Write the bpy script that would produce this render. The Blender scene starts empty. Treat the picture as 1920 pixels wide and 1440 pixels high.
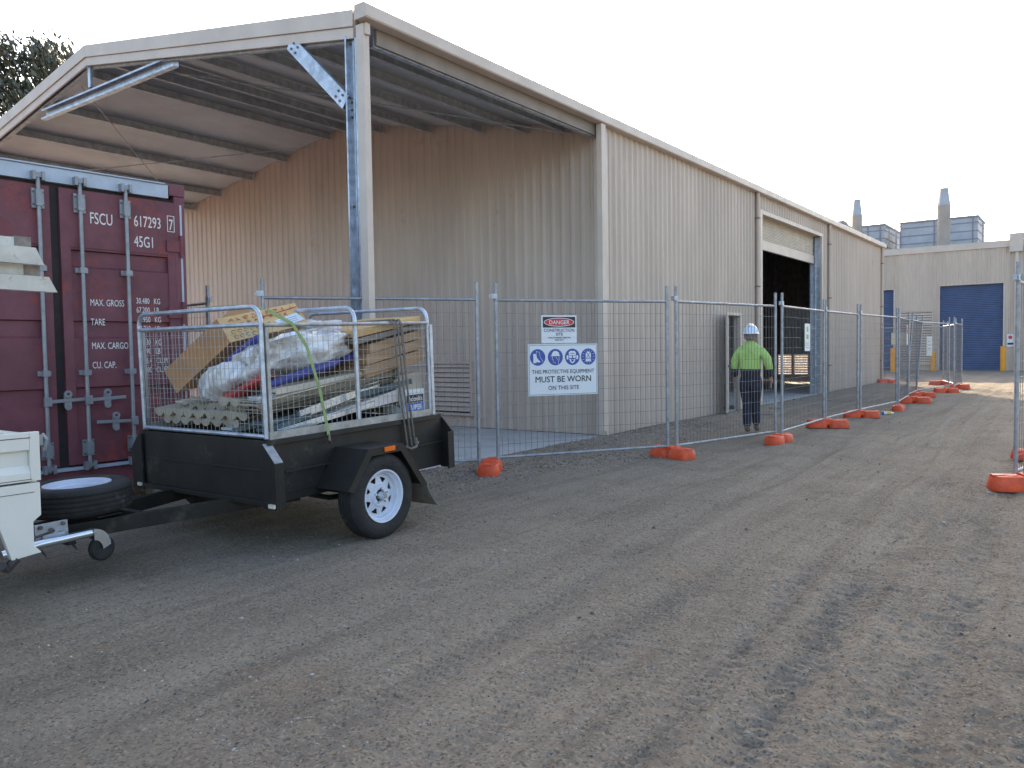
import bpy, math, random
from mathutils import Vector, Matrix, noise, Euler
from math import sin, cos, pi, radians, sqrt, atan2, tan
random.seed(7)
SC = bpy.context.scene
COL = SC.collection
R = random.random
def U(a, b): return a + (b - a) * R()

# ------------------------------------------------------------------ materials
def mat(name, color, rough=.6, metal=0., var=.0, scale=6., bump=0., bscale=40., spec=.5, color2=None, stretch=None, dirt=None, alpha=None, trans=0., coat=0.):
    m = bpy.data.materials.new(name); m.use_nodes = True
    nt = m.node_tree; N = nt.nodes; L = nt.links
    b = N['Principled BSDF']
    b.inputs['Base Color'].default_value = (*color, 1)
    b.inputs['Roughness'].default_value = rough
    b.inputs['Metallic'].default_value = metal
    b.inputs['Specular IOR Level'].default_value = spec
    b.inputs['Coat Weight'].default_value = coat
    if trans: b.inputs['Transmission Weight'].default_value = trans
    if alpha is not None: b.inputs['Alpha'].default_value = alpha
    tc = N.new('ShaderNodeTexCoord'); mp = N.new('ShaderNodeMapping')
    L.new(tc.outputs['Object'], mp.inputs['Vector'])
    if stretch: mp.inputs['Scale'].default_value = stretch
    if var or color2:
        n = N.new('ShaderNodeTexNoise'); n.inputs['Scale'].default_value = scale; n.inputs['Detail'].default_value = 6; n.inputs['Roughness'].default_value = .65
        L.new(mp.outputs[0], n.inputs['Vector'])
        mx = N.new('ShaderNodeMix'); mx.data_type = 'RGBA'
        c2 = color2 if color2 else tuple(c * (1 - var) for c in color)
        mx.inputs[6].default_value = (*[min(1, c * (1 + var * .6)) for c in color], 1); mx.inputs[7].default_value = (*c2, 1)
        rp = N.new('ShaderNodeMapRange'); rp.inputs[1].default_value = .35; rp.inputs[2].default_value = .65
        L.new(n.outputs['Fac'], rp.inputs[0]); L.new(rp.outputs[0], mx.inputs[0])
        out = mx.outputs[2]
        if dirt:   # patches of another colour (rust, mud)
            dc, thr, ds = dirt
            n2 = N.new('ShaderNodeTexNoise'); n2.inputs['Scale'].default_value = ds; n2.inputs['Detail'].default_value = 8; n2.inputs['Roughness'].default_value = .7
            L.new(tc.outputs['Object'], n2.inputs['Vector'])
            r2 = N.new('ShaderNodeMapRange'); r2.inputs[1].default_value = thr; r2.inputs[2].default_value = thr + .08
            L.new(n2.outputs['Fac'], r2.inputs[0])
            m2 = N.new('ShaderNodeMix'); m2.data_type = 'RGBA'; m2.inputs[7].default_value = (*dc, 1)
            L.new(r2.outputs[0], m2.inputs[0]); L.new(out, m2.inputs[6]); out = m2.outputs[2]
        L.new(out, b.inputs['Base Color'])
        ra = N.new('ShaderNodeMapRange'); ra.inputs[3].default_value = max(.05, rough - .1); ra.inputs[4].default_value = min(1, rough + .12)
        L.new(n.outputs['Fac'], ra.inputs[0]); L.new(ra.outputs[0], b.inputs['Roughness'])
    if bump:
        n = N.new('ShaderNodeTexNoise'); n.inputs['Scale'].default_value = bscale; n.inputs['Detail'].default_value = 5
        L.new(mp.outputs[0], n.inputs['Vector'])
        bp = N.new('ShaderNodeBump'); bp.inputs['Strength'].default_value = bump; bp.inputs['Distance'].default_value = .02
        L.new(n.outputs['Fac'], bp.inputs['Height']); L.new(bp.outputs[0], b.inputs['Normal'])
    return m

def galv(name, c=(.47, .52, .60), rough=.42, metal=.75, dirt=None):
    m = mat(name, c, rough, metal, var=.28, scale=9, bump=.12, bscale=30, dirt=dirt)
    return m
M = {}
CREAM = (.53, .435, .362)
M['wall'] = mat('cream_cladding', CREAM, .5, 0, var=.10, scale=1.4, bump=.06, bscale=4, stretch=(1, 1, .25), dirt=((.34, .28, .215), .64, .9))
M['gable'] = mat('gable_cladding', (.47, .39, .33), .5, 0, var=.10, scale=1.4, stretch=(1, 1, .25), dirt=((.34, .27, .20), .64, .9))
M['trim'] = mat('cream_trim', (.57, .49, .425), .45, 0, var=.08, scale=2)
M['darktrim'] = mat('brown_flashing', (.23, .19, .16), .5, 0, var=.12, scale=3)
M['foil'] = mat('roof_foil', (.50, .53, .55), .5, .15, var=.18, scale=1.2, bump=.35, bscale=1.8, stretch=(1, .5, 1))
M['roof'] = mat('roof_sheet', (.5, .46, .4), .45, .1, var=.1, scale=2)
M['galv'] = galv('galvanised_steel')
M['galvd'] = galv('weathered_galvanised', (.30, .315, .335), .5, .6)
M['purlin'] = galv('purlin_steel', (.42, .45, .48), .5, .25)
M['fence'] = galv('fence_pipe', (.33, .35, .385), .5, .6)
M['wire'] = galv('fence_wire', (.20, .20, .205), .55, .4)
M['cagewire'] = galv('cage_wire', (.38, .385, .38), .5, .5)
M['bolt'] = mat('bolt_heads', (.16, .14, .13), .5, .7, var=.2)
M['concrete'] = mat('concrete', (.46, .46, .46), .8, 0, var=.16, scale=2.2, bump=.2, bscale=60, dirt=((.27, .25, .22), .62, 1.5))
M['black'] = mat('trailer_black', (.019, .0175, .016), .5, 0, spec=.35, var=.3, scale=3, bump=.05, bscale=12, dirt=((.055, .048, .038), .60, 2.4))
M['rubber'] = mat('rubber', (.017, .017, .018), .75, 0, var=.3, scale=10, bump=.2, bscale=60, dirt=((.06, .052, .044), .58, 5))
M['flap'] = mat('mudflap_rubber', (.17, .155, .135), .7, 0, var=.25, scale=8)
M['rim'] = mat('white_rim', (.60, .64, .74), .35, 0, var=.08, scale=8, dirt=((.35, .32, .3), .68, 9))
M['chrome'] = mat('zinc_bright', (.72, .76, .8), .22, .9, var=.1)
M['orange'] = mat('orange_plastic', (.72, .085, .022), .5, 0, var=.22, scale=8, bump=.1, bscale=20, dirt=((.42, .16, .09), .60, 7))
M['amber'] = mat('amber_lens', (.75, .14, .01), .25, 0)
M['reflector'] = mat('reflector_white', (.6, .57, .5), .3, 0)
M['maroon'] = mat('container_paint', (.165, .050, .066), .55, 0, var=.28, scale=1.8, bump=.15, bscale=9, dirt=((.24, .048, .045), .55, 1.9))
M['maroondark'] = mat('container_gasket', (.03, .022, .024), .7, 0, var=.2)
M['maroonfaded'] = mat('container_patch', (.17, .038, .05), .5, 0, var=.2, scale=5)
M['bar'] = mat('lock_bar', (.28, .295, .32), .45, .35, var=.15, scale=12, dirt=((.22, .11, .07), .66, 14))
M['beam'] = mat('container_header', (.42, .48, .57), .45, .1, var=.1, scale=5, dirt=((.35, .18, .13), .70, 8))
M['white'] = mat('white_lettering', (.72, .72, .70), .55, 0, var=.05)
M['signwhite'] = mat('sign_white', (.66, .70, .74), .4, 0, var=.03)
M['signblue'] = mat('sign_blue', (.035, .075, .33), .4)
M['signred'] = mat('sign_red', (.55, .03, .035), .4)
M['ink'] = mat('sign_black', (.02, .02, .03), .5)
M['ute'] = mat('white_truck_paint', (.70, .69, .64), .35, 0, var=.05, scale=2, coat=.3, dirt=((.5, .46, .40), .70, 3))
M['line'] = mat('dark_gap', (.05, .04, .04), .6)
M['rust'] = mat('white_rusty', (.56, .55, .50), .55, 0, var=.15, scale=6, dirt=((.27, .14, .07), .60, 9))
M['wood'] = mat('timber', (.40, .26, .15), .7, 0, var=.25, scale=5, stretch=(1, .15, 6), bump=.2, bscale=30)
M['grey_wood'] = mat('grey_timber', (.25, .22, .19), .8, 0, var=.3, scale=20)
M['card'] = mat('cardboard', (.62, .40, .18), .75, 0, var=.12, scale=5)
M['card2'] = mat('cardboard_side', (.40, .21, .09), .75, 0, var=.12, scale=5)
M['strip'] = mat('offcut_olive', (.24, .215, .165), .5, .1, var=.2, scale=4)
M['strip2'] = mat('offcut_grey', (.38, .33, .26), .5, .1, var=.2, scale=4)
M['plank'] = mat('offcut_cream', (.58, .52, .43), .6, 0, var=.12, scale=4)
M['tealstrip'] = mat('offcut_teal', (.09, .14, .18), .4, .3, var=.3, scale=5)
M['silver'] = mat('bright_flashing', (.70, .78, .86), .25, .7, var=.2, scale=6)
M['paper'] = mat('white_board', (.66, .63, .62), .6, 0, var=.1, scale=4)
M['plastic'] = mat('clear_plastic', (.74, .78, .84), .2, 0, var=.25, scale=3.2, bump=1.0, bscale=5, stretch=(5, 1, 1), coat=.6, color2=(.42, .38, .35))
M['bagblue'] = mat('bag_blue', (.05, .06, .28), .35, 0, var=.2)
M['bagred'] = mat('bag_red', (.36, .03, .035), .4, 0, var=.2)
M['strap'] = mat('lime_strap', (.25, .34, .14), .6, 0, var=.2, scale=12)
M['rope'] = mat('grey_rope', (.17, .15, .135), .8, 0, var=.3, scale=40)
M['marker'] = mat('red_marker', (.45, .05, .02), .6)
M['labelblue'] = mat('label_blue', (.06, .16, .52), .4)
M['blue'] = mat('blue_shutter', (.075, .105, .20), .5, .1, var=.12, scale=2)
M['yellow'] = mat('bollard_yellow', (.72, .30, .015), .5, 0, var=.12, scale=4, dirt=((.3, .16, .03), .68, 6))
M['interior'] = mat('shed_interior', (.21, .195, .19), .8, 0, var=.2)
M['skin'] = mat('skin', (.38, .22, .16), .55, 0, var=.1, scale=20)
M['hair'] = mat('grey_hair', (.20, .17, .15), .8, 0, var=.3, scale=60)
M['navy'] = mat('navy_cotton', (.022, .023, .045), .85, 0, var=.3, scale=9, bump=.5, bscale=9)
M['boot'] = mat('tan_boot', (.16, .115, .075), .8, 0, var=.3, scale=20)
M['hat'] = mat('helmet_white', (.72, .78, .88), .3, 0, coat=.4)
M['stack'] = mat('flue_concrete', (.30, .275, .25), .8, 0, var=.12, scale=1.5)
M['plant'] = mat('plant_grey', (.34, .37, .42), .6, .1, var=.12, scale=1.2)
M['plantdark'] = mat('plant_frame', (.22, .22, .26), .6, .2, var=.12)
M['yellowtape'] = mat('label_yellow', (.7, .5, .05), .5)
M['sheetcream'] = mat('sign_cream', (.62, .56, .42), .6, 0, var=.05)
M['green'] = mat('sign_green', (.18, .40, .18), .5)

def bark():
    return mat('bark', (.09, .065, .05), .9, 0, var=.4, scale=8, bump=.8, bscale=20)
M['bark'] = bark()
M['leaf'] = mat('leaf', (.115, .12, .085), .6, 0, var=.5, scale=1.2, color2=(.055, .062, .045))
M['leaf'].node_tree.nodes['Principled BSDF'].inputs['Subsurface Weight'].default_value = 0

# two tone shirt: lime above, navy below (by height on the garment)
def shirt_mat():
    m = bpy.data.materials.new('hi_vis_shirt'); m.use_nodes = True
    nt = m.node_tree; N = nt.nodes; L = nt.links; b = N['Principled BSDF']; b.inputs['Roughness'].default_value = .85
    tc = N.new('ShaderNodeTexCoord'); sp = N.new('ShaderNodeSeparateXYZ'); L.new(tc.outputs['Object'], sp.inputs[0])
    gt = N.new('ShaderNodeMath'); gt.operation = 'GREATER_THAN'; gt.inputs[1].default_value = 1.035; L.new(sp.outputs[2], gt.inputs[0])
    n = N.new('ShaderNodeTexNoise'); n.inputs['Scale'].default_value = 9; L.new(tc.outputs['Object'], n.inputs['Vector'])
    mx0 = N.new('ShaderNodeMix'); mx0.data_type = 'RGBA'; mx0.inputs[6].default_value = (.37, .56, .13, 1); mx0.inputs[7].default_value = (.48, .71, .22, 1); L.new(n.outputs['Fac'], mx0.inputs[0])
    mx = N.new('ShaderNodeMix'); mx.data_type = 'RGBA'; mx.inputs[6].default_value = (.028, .026, .042, 1)
    L.new(gt.outputs[0], mx.inputs[0]); L.new(mx0.outputs[2], mx.inputs[7]); L.new(mx.outputs[2], b.inputs['Base Color'])
    bp = N.new('ShaderNodeBump'); bp.inputs['Strength'].default_value = .5; bp.inputs['Distance'].default_value = .04; L.new(n.outputs['Fac'], bp.inputs['Height']); L.new(bp.outputs[0], b.inputs['Normal'])
    return m
M['shirt'] = shirt_mat()

def ground_mat():
    m = bpy.data.materials.new('packed_gravel_dirt'); m.use_nodes = True
    nt = m.node_tree; N = nt.nodes; L = nt.links; b = N['Principled BSDF']
    b.inputs['Roughness'].default_value = .95; b.inputs['Specular IOR Level'].default_value = .1
    tc = N.new('ShaderNodeTexCoord')
    def nz(scale, detail=6, rough=.6, st=None, dist=0):
        n = N.new('ShaderNodeTexNoise'); n.inputs['Scale'].default_value = scale; n.inputs['Detail'].default_value = detail; n.inputs['Roughness'].default_value = rough; n.inputs['Distortion'].default_value = dist
        if st:
            mp = N.new('ShaderNodeMapping'); mp.inputs['Scale'].default_value = st[0]; mp.inputs['Rotation'].default_value = (0, 0, st[1]); L.new(tc.outputs['Object'], mp.inputs[0]); L.new(mp.outputs[0], n.inputs['Vector'])
        else: L.new(tc.outputs['Object'], n.inputs['Vector'])
        return n.outputs['Fac']
    def ramp(src, a, c, lo=0, hi=1):
        r = N.new('ShaderNodeMapRange'); r.inputs[1].default_value = a; r.inputs[2].default_value = c; r.inputs[3].default_value = lo; r.inputs[4].default_value = hi; L.new(src, r.inputs[0]); return r.outputs[0]
    def mix(f, a, c, mode='MIX'):
        x = N.new('ShaderNodeMix'); x.data_type = 'RGBA'; x.blend_type = mode
        if hasattr(f, 'links') or not isinstance(f, (int, float)): L.new(f, x.inputs[0])
        else: x.inputs[0].default_value = f
        for i, v in ((6, a), (7, c)):
            if isinstance(v, tuple): x.inputs[i].default_value = (*v, 1)
            else: L.new(v, x.inputs[i])
        return x.outputs[2]
    base = mix(ramp(nz(.55, 5), .35, .65), (.415, .345, .268), (.325, .273, .217))
    base = mix(ramp(nz(1.7, 8, .7), .50, .68, 0, .75), base, (.235, .194, .153))
    # long damp and worn streaks along the driving direction
    base = mix(ramp(nz(1.0, 6, .65, ((3.2, .28, 1), .08)), .50, .66, 0, .6), base, (.225, .186, .146))
    base = mix(ramp(nz(1.0, 4, .5, ((2.0, .2, 1), .05)), .40, .28, 0, .5), base, (.44, .375, .292))
    base = mix(ramp(nz(.8, 7, .7), .58, .68, 0, .45), base, (.33, .225, .14))
    base = mix(ramp(nz(1.0, 6, .7, ((11, .5, 1), .07)), .52, .68, 0, .5), base, (.20, .168, .13))
    base = mix(ramp(nz(1.0, 5, .6, ((5, .25, 1), .07)), .44, .30, 0, .55), base, (.45, .385, .30))
    # grit speckle
    v = N.new('ShaderNodeTexVoronoi'); v.inputs['Scale'].default_value = 95; L.new(tc.outputs['Object'], v.inputs['Vector'])
    sepc = N.new('ShaderNodeSeparateColor'); L.new(v.outputs['Color'], sepc.inputs[0])
    spk = ramp(sepc.outputs[0], .72, 1.0, 0, .55); spd = ramp(sepc.outputs[1], .70, 1.0, 0, .65)
    base = mix(spk, base, (.56, .49, .39)); base = mix(spd, base, (.085, .070, .052))
    v2 = N.new('ShaderNodeTexVoronoi'); v2.inputs['Scale'].default_value = 30; L.new(tc.outputs['Object'], v2.inputs['Vector'])
    fine = nz(220, 3, .7)
    base = mix(ramp(fine, .3, .7, 0, .35), base, (.17, .142, .105))
    L.new(base, b.inputs['Base Color'])
    h1 = nz(70, 6, .75); h2 = nz(14, 6, .65)
    add = N.new('ShaderNodeMath'); add.operation = 'MULTIPLY_ADD'; L.new(h2, add.inputs[0]); add.inputs[1].default_value = 1.6; L.new(h1, add.inputs[2])
    a2 = N.new('ShaderNodeMath'); a2.operation = 'MULTIPLY_ADD'; L.new(v2.outputs['Distance'], a2.inputs[0]); a2.inputs[1].default_value = -.5; L.new(add.outputs[0], a2.inputs[2])
    bp = N.new('ShaderNodeBump'); bp.inputs['Strength'].default_value = .95; bp.inputs['Distance'].default_value = .028; L.new(a2.outputs[0], bp.inputs['Height']); L.new(bp.outputs[0], b.inputs['Normal'])
    return m
M['ground'] = ground_mat()
M['stone'] = mat('gravel_stone', (.30, .27, .24), .85, 0, var=.5, scale=3, color2=(.14, .125, .11))

# ------------------------------------------------------------------ mesh builder
class MB:
    def __init__(s): s.v = []; s.f = []; s.m = []; s.cur = 0; s.mats = []
    def use(s, m):
        if m not in s.mats: s.mats.append(m)
        s.cur = s.mats.index(m); return s
    def add(s, vs, fs):
        o = len(s.v); s.v += [tuple(p) for p in vs]; s.f += [tuple(i + o for i in f) for f in fs]; s.m += [s.cur] * len(fs); return s
    def box(s, x0, x1, y0, y1, z0, z1, T=None):
        vs = [(x, y, z) for z in (z0, z1) for y in (y0, y1) for x in (x0, x1)]
        if T is not None: vs = [T @ Vector(p) for p in vs]
        return s.add(vs, [(0, 2, 3, 1), (4, 5, 7, 6), (0, 1, 5, 4), (2, 6, 7, 3), (0, 4, 6, 2), (1, 3, 7, 5)])
    def hexa(s, p):  # p: 4 bottom ccw then 4 top
        return s.add(p, [(0, 3, 2, 1), (4, 5, 6, 7), (0, 1, 5, 4), (1, 2, 6, 5), (2, 3, 7, 6), (3, 0, 4, 7)])
    def bar(s, a, b, w, h, up=(0, 0, 1)):
        a = Vector(a); b = Vector(b); d = (b - a).normalized(); u = Vector(up)
        if abs(d.dot(u)) > .98: u = Vector((1, 0, 0))
        r = d.cross(u).normalized(); u = r.cross(d).normalized()
        return s.hexa([a - r * w / 2 - u * h / 2, a + r * w / 2 - u * h / 2, b + r * w / 2 - u * h / 2, b - r * w / 2 - u * h / 2,
                       a - r * w / 2 + u * h / 2, a + r * w / 2 + u * h / 2, b + r * w / 2 + u * h / 2, b - r * w / 2 + u * h / 2])
    def tube(s, pts, r, n=10, cap=True, r1=None):
        pts = [Vector(p) for p in pts]; k = len(pts); rings = []
        prev = None
        for i, p in enumerate(pts):
            d = (pts[min(i + 1, k - 1)] - pts[max(i - 1, 0)]).normalized()
            if prev is None:
                u = Vector((0, 0, 1)) if abs(d.z) < .9 else Vector((1, 0, 0)); a = d.cross(u).normalized()
            else: a = (prev - d * prev.dot(d)).normalized()
            prev = a; b = d.cross(a)
            rr = r if r1 is None else r + (r1 - r) * i / (k - 1)
            rings.append([p + (a * cos(2 * pi * j / n) + b * sin(2 * pi * j / n)) * rr for j in range(n)])
        vs = [q for g in rings for q in g]; fs = []
        for i in range(k - 1):
            for j in range(n):
                fs.append((i * n + j, i * n + (j + 1) % n, (i + 1) * n + (j + 1) % n, (i + 1) * n + j))
        if cap: fs.append(tuple(range(n - 1, -1, -1))); fs.append(tuple((k - 1) * n + j for j in range(n)))
        return s.add(vs, fs)
    def lathe(s, prof, axis='z', n=32, c=(0, 0, 0), closed=False):
        vs = []; fs = []; k = len(prof); c = Vector(c)
        for i in range(n):
            a = 2 * pi * i / n
            for (r, h) in prof:
                if axis == 'z': p = (r * cos(a), r * sin(a), h)
                elif axis == 'x': p = (h, r * cos(a), r * sin(a))
                else: p = (r * cos(a), h, r * sin(a))
                vs.append(c + Vector(p))
        for i in range(n):
            for j in range(k - 1 + (1 if closed else 0)):
                a0 = i * k + j; a1 = i * k + (j + 1) % k; b0 = ((i + 1) % n) * k + j; b1 = ((i + 1) % n) * k + (j + 1) % k
                fs.append((a0, b0, b1, a1) if axis != 'y' else (a0, a1, b1, b0))
        return s.add(vs, fs)
    def prism(s, poly, vec):
        k = len(poly); P = [Vector(p) for p in poly]; v = Vector(vec)
        return s.add(P + [p + v for p in P], [tuple(range(k - 1, -1, -1)), tuple(range(k, 2 * k))] + [(i, (i + 1) % k, k + (i + 1) % k, k + i) for i in range(k)])
    def quad(s, a, b, c, d): return s.add([a, b, c, d], [(0, 1, 2, 3)])
    def build(s, name, m=None, parent=None, smooth=False, bevel=0, label=None):
        me = bpy.data.meshes.new(name); vs = s.v
        org = Vector((0, 0, 0))
        if parent is None and vs:
            xs = [p[0] for p in vs]; ys = [p[1] for p in vs]; zs = [p[2] for p in vs]
            org = Vector(((min(xs) + max(xs)) / 2, (min(ys) + max(ys)) / 2, min(zs))); vs = [(p[0] - org.x, p[1] - org.y, p[2] - org.z) for p in vs]
        me.from_pydata(vs, [], s.f)
        if m is not None and not s.mats: me.materials.append(m)
        for q in s.mats: me.materials.append(q)
        if s.mats: me.polygons.foreach_set('material_index', s.m)
        me.validate(); me.update()
        if smooth:
            me.polygons.foreach_set('use_smooth', [True] * len(me.polygons)); 
            try: me.set_sharp_from_angle(angle=radians(smooth if smooth > 1 else 35))
            except Exception: pass
        o = bpy.data.objects.new(name, me); COL.objects.link(o); o.location = org
        if parent is not None: o.parent = parent
        if bevel:
            bm = o.modifiers.new('bevel', 'BEVEL'); bm.width = bevel; bm.segments = 2; bm.limit_method = 'ANGLE'; bm.angle_limit = radians(40)
        if label: o['label'] = label
        return o
def tag(o, label=None, cat=None, group=None, kind=None):
    if label: o['label'] = label
    if cat: o['category'] = cat
    if group: o['group'] = group
    if kind: o['kind'] = kind
    return o
def empty(name, loc=(0, 0, 0), rot=(0, 0, 0), label=None, cat=None, group=None):
    o = bpy.data.objects.new(name, None); COL.objects.link(o); o.location = loc; o.rotation_euler = rot; o.empty_display_size = .2
    return tag(o, label, cat, group)
def copy_tree(o, parent=None, inherit=True):
    c = o.copy(); COL.objects.link(c); c.parent = parent
    for ch in list(o.children): copy_tree(ch, c)
    return c
def box(name, m, parent, *a, bevel=0, T=None, label=None):
    return MB().box(*a, T=T).build(name, m, parent, bevel=bevel, label=label)

# text as flat mesh
_tc = {}
def text2d(s, size=1, align='CENTER', sx=1.):
    key = (s, align)
    if key not in _tc:
        cu = bpy.data.curves.new('t', 'FONT'); cu.body = s; cu.align_x = align; cu.size = 1; cu.fill_mode = 'FRONT'; cu.resolution_u = 3
        ob = bpy.data.objects.new('t', cu); COL.objects.link(ob); bpy.context.view_layer.update()
        me = bpy.data.meshes.new_from_object(ob.evaluated_get(bpy.context.evaluated_depsgraph_get()))
        _tc[key] = ([tuple(v.co) for v in me.vertices], [tuple(p.vertices) for p in me.polygons])
        bpy.data.objects.remove(ob); bpy.data.curves.remove(cu); bpy.data.meshes.remove(me)
    vs, fs = _tc[key]
    return [(x * size * sx, y * size) for x, y, z in vs], fs
def put_text(mb, s, org, right, up, size, align='CENTER', sx=1., bold=0):
    org = Vector(org); right = Vector(right).normalized(); up = Vector(up).normalized(); n = right.cross(up)
    vs, fs = text2d(s, size, align, sx)
    offs = [(0, 0)] if not bold else [(-bold, 0), (bold, 0), (0, bold), (0, -bold)]
    for k, (dx, dy) in enumerate(offs):
        mb.add([org + right * (x + dx) + up * (y + dy) + n * (k * .0004) for x, y in vs], fs)
def poly2(mb, pts, org, right, up, off=0, th=0):
    org = Vector(org); right = Vector(right).normalized(); up = Vector(up).normalized(); n = right.cross(up)
    mb.add([org + right * x + up * y + n * off for x, y in pts], [tuple(range(len(pts)))])
def ell(cx, cy, rx, ry, n=28): return [(cx + rx * cos(2 * pi * i / n), cy + ry * sin(2 * pi * i / n)) for i in range(n)]

# ribbed sheet: profile along direction d (unit), outward normal nrm, z0(s), z1(s)
def ribbed(mb, o, d, s0, s1, z0, z1, nrm, pitch=.19, depth=.036, top=.035, base=.10, extra=()):
    o = Vector(o); d = Vector(d); nrm = Vector(nrm)
    z0f = z0 if callable(z0) else (lambda s: z0); z1f = z1 if callable(z1) else (lambda s: z1)
    pr = []
    k = math.floor(s0 / pitch) - 1
    while k * pitch < s1 + pitch:
        c = k * pitch
        pr += [(c - base / 2, 0), (c - top / 2, depth), (c + top / 2, depth), (c + base / 2, 0)]
        k += 1
    def hgt(s):
        for a, b in zip(pr, pr[1:]):
            if a[0] <= s <= b[0]: return a[1] + (b[1] - a[1]) * (s - a[0]) / max(1e-9, b[0] - a[0])
        return 0
    ss = [(s0, hgt(s0))] + [p for p in pr if s0 < p[0] < s1] + [(s1, hgt(s1))]
    for e in extra:
        if s0 < e < s1: ss.append((e, hgt(e)))
    ss.sort()
    vs = []; fs = []
    for s, h in ss:
        P = o + d * s + nrm * h
        vs += [(P.x, P.y, z0f(s)), (P.x, P.y, z1f(s))]
    flip = Vector((d.x, d.y, 0)).cross(Vector((0, 0, 1))).dot(nrm) < 0
    for i in range(len(ss) - 1):
        f = (2 * i, 2 * i + 2, 2 * i + 3, 2 * i + 1)
        fs.append(f[::-1] if flip else f)
    mb.add(vs, fs)

# ------------------------------------------------------------------ camera
CAM = Vector((0, 0, 1.4)); F = 1481.97
yaw, pitch_, roll = .63491994, .0433046817, -.0149173220
f = Vector((-sin(yaw) * cos(pitch_), cos(yaw) * cos(pitch_), -sin(pitch_))); r = Vector((cos(yaw), sin(yaw), 0)); u = r.cross(f)
r2 = r * cos(roll) + u * sin(roll); u2 = -r * sin(roll) + u * cos(roll)
cd = bpy.data.cameras.new('camera'); cam = bpy.data.objects.new('camera', cd); COL.objects.link(cam)
mw = Matrix((r2, u2, -f)).transposed().to_4x4(); mw.translation = CAM; cam.matrix_world = mw
cd.sensor_width = 36; cd.lens = F / 1920 * 36; cd.clip_end = 2000; cd.clip_start = .05
SC.camera = cam

# ------------------------------------------------------------------ world, sun
W = bpy.data.worlds.new('World'); SC.world = W; W.use_nodes = True
nt = W.node_tree; bg = nt.nodes['Background']; sky = nt.nodes.new('ShaderNodeTexSky'); sky.sky_type = 'NISHITA'; sky.sun_disc = False
AZ, EL = radians(29), radians(21.8)      # sun is 29 deg left of +Y
sky.sun_elevation = EL; sky.sun_rotation = -AZ; sky.air_density = 1.0; sky.dust_density = 3.0; sky.ozone_density = .6
bg.inputs[1].default_value = .13; nt.links.new(sky.outputs[0], bg.inputs[0])
sl = bpy.data.lights.new('sun', 'SUN'); sl.energy = 3.2; sl.angle = radians(.5); sl.color = (1, .83, .60)
so = bpy.data.objects.new('sun', sl); COL.objects.link(so)
sd = Vector((-sin(AZ) * cos(EL), cos(AZ) * cos(EL), sin(EL))); so.rotation_euler = sd.to_track_quat('Z', 'Y').to_euler(); so.location = sd * 60
SC.view_settings.view_transform = 'Standard'; SC.view_settings.look = 'None'; SC.view_settings.gamma = 1; SC.view_settings.exposure = 2.0
SC.render.engine = 'CYCLES'

# ------------------------------------------------------------------ ground
def gh(x, y):
    h = .018 * noise.noise(Vector((x * .5, y * .5, 0))) + .006 * noise.noise(Vector((x * 3, y * 3, 5)))
    # rough churned band to the right, tyre ruts running up the road
    for cx0, slope, w, dep in ((-.95, -.05, .12, .020), (-1.32, -.045, .11, .017), (-1.80, -.05, .16, .014), (-.52, -.03, .12, .018), (-2.35, -.07, .12, .014), (-3.1, -.07, .13, .010)):
        cx = cx0 + slope * (y - 3) + .05 * sin(y * .7 + cx0 * 5)
        t = (x - cx) / w
        fade = .5 + .5 * noise.noise(Vector((cx0 * 7, y * .35, 2)))
        h += -dep * math.exp(-t * t) * (.5 + fade) + dep * .7 * math.exp(-((abs(t) - 1.55) / .35) ** 2) * (.5 + fade)
        if abs(t) < 1.1:   # tread lugs
            h += (.004 + dep * .42) * sin(y * 92 + (1 if t > 0 else -1) * t * 3.2 + cx0 * 9) * (1 - abs(t) / 1.1) * max(0, fade + .15)
    if x > -2.2 and y < 14:
        a = min(1, (x + 2.2) / 1.2)
        h += a * (.018 * noise.noise(Vector((x * 6, y * 3.5, 9))) - .020 * abs(noise.noise(Vector((x * 14, y * 9, 3)))) + .012 * noise.noise(Vector((x * 26, y * 20, 7))))
    h += .007 * noise.noise(Vector((x * 12, y * 12, 1))) + .004 * noise.noise(Vector((x * 30, y * 30, 4)))
    # bank of loose gravel along the slab
    if 5.5 < y < 32: h += .03 * math.exp(-((x + 6.15) / .35) ** 2)
    if abs(x + 4.36) < .25 and abs(y - 4.15) < .3: h *= .2
    # keep under the slab / shed
    if x < -6.24 and y > 5.6: h = -.12
    return h
def frange(a, b, s):
    k = []; 
    while a < b - 1e-6: k.append(a); a += s
    return k
xs = [-1500, -600, -250, -120, -60, -40, -30] + frange(-24, -8, 1.0) + frange(-8, -5.6, .12) + frange(-5.6, -2.7, .07) + frange(-2.7, .3, .021) + [.3, .4, .6, .9, 1.3, 2, 3.5, 6, 12, 25, 60, 150, 600, 1500]
ys = [-1500, -500, -150, -50, -20, -8, -3, -1, 0, .6] + frange(1., 1.6, .05) + frange(1.6, 5, .016) + frange(5, 9.5, .04) + frange(9.5, 16, .11) + frange(16, 34, .4) + [34, 36, 40, 45, 50, 60, 80, 120, 250, 600, 1500]
nx, ny = len(xs), len(ys)
g = MB(); g.v = [(x, y, gh(x, y) if (-8 < x < 2 and 0 < y < 34) else (0 if not (x < -6.24 and y > 5.6 and y < 34 and x > -20) else -.12)) for y in ys for x in xs]
g.f = [(j * nx + i, j * nx + i + 1, (j + 1) * nx + i + 1, (j + 1) * nx + i) for j in range(ny - 1) for i in range(nx - 1)]; g.m = [0] * len(g.f)
me = bpy.data.meshes.new('ground'); me.from_pydata(g.v, [], g.f); me.materials.append(M['ground']); me.polygons.foreach_set('use_smooth', [True] * len(g.f)); me.update()
go = bpy.data.objects.new('ground', me); COL.objects.link(go); go['kind'] = 'structure'

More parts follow.
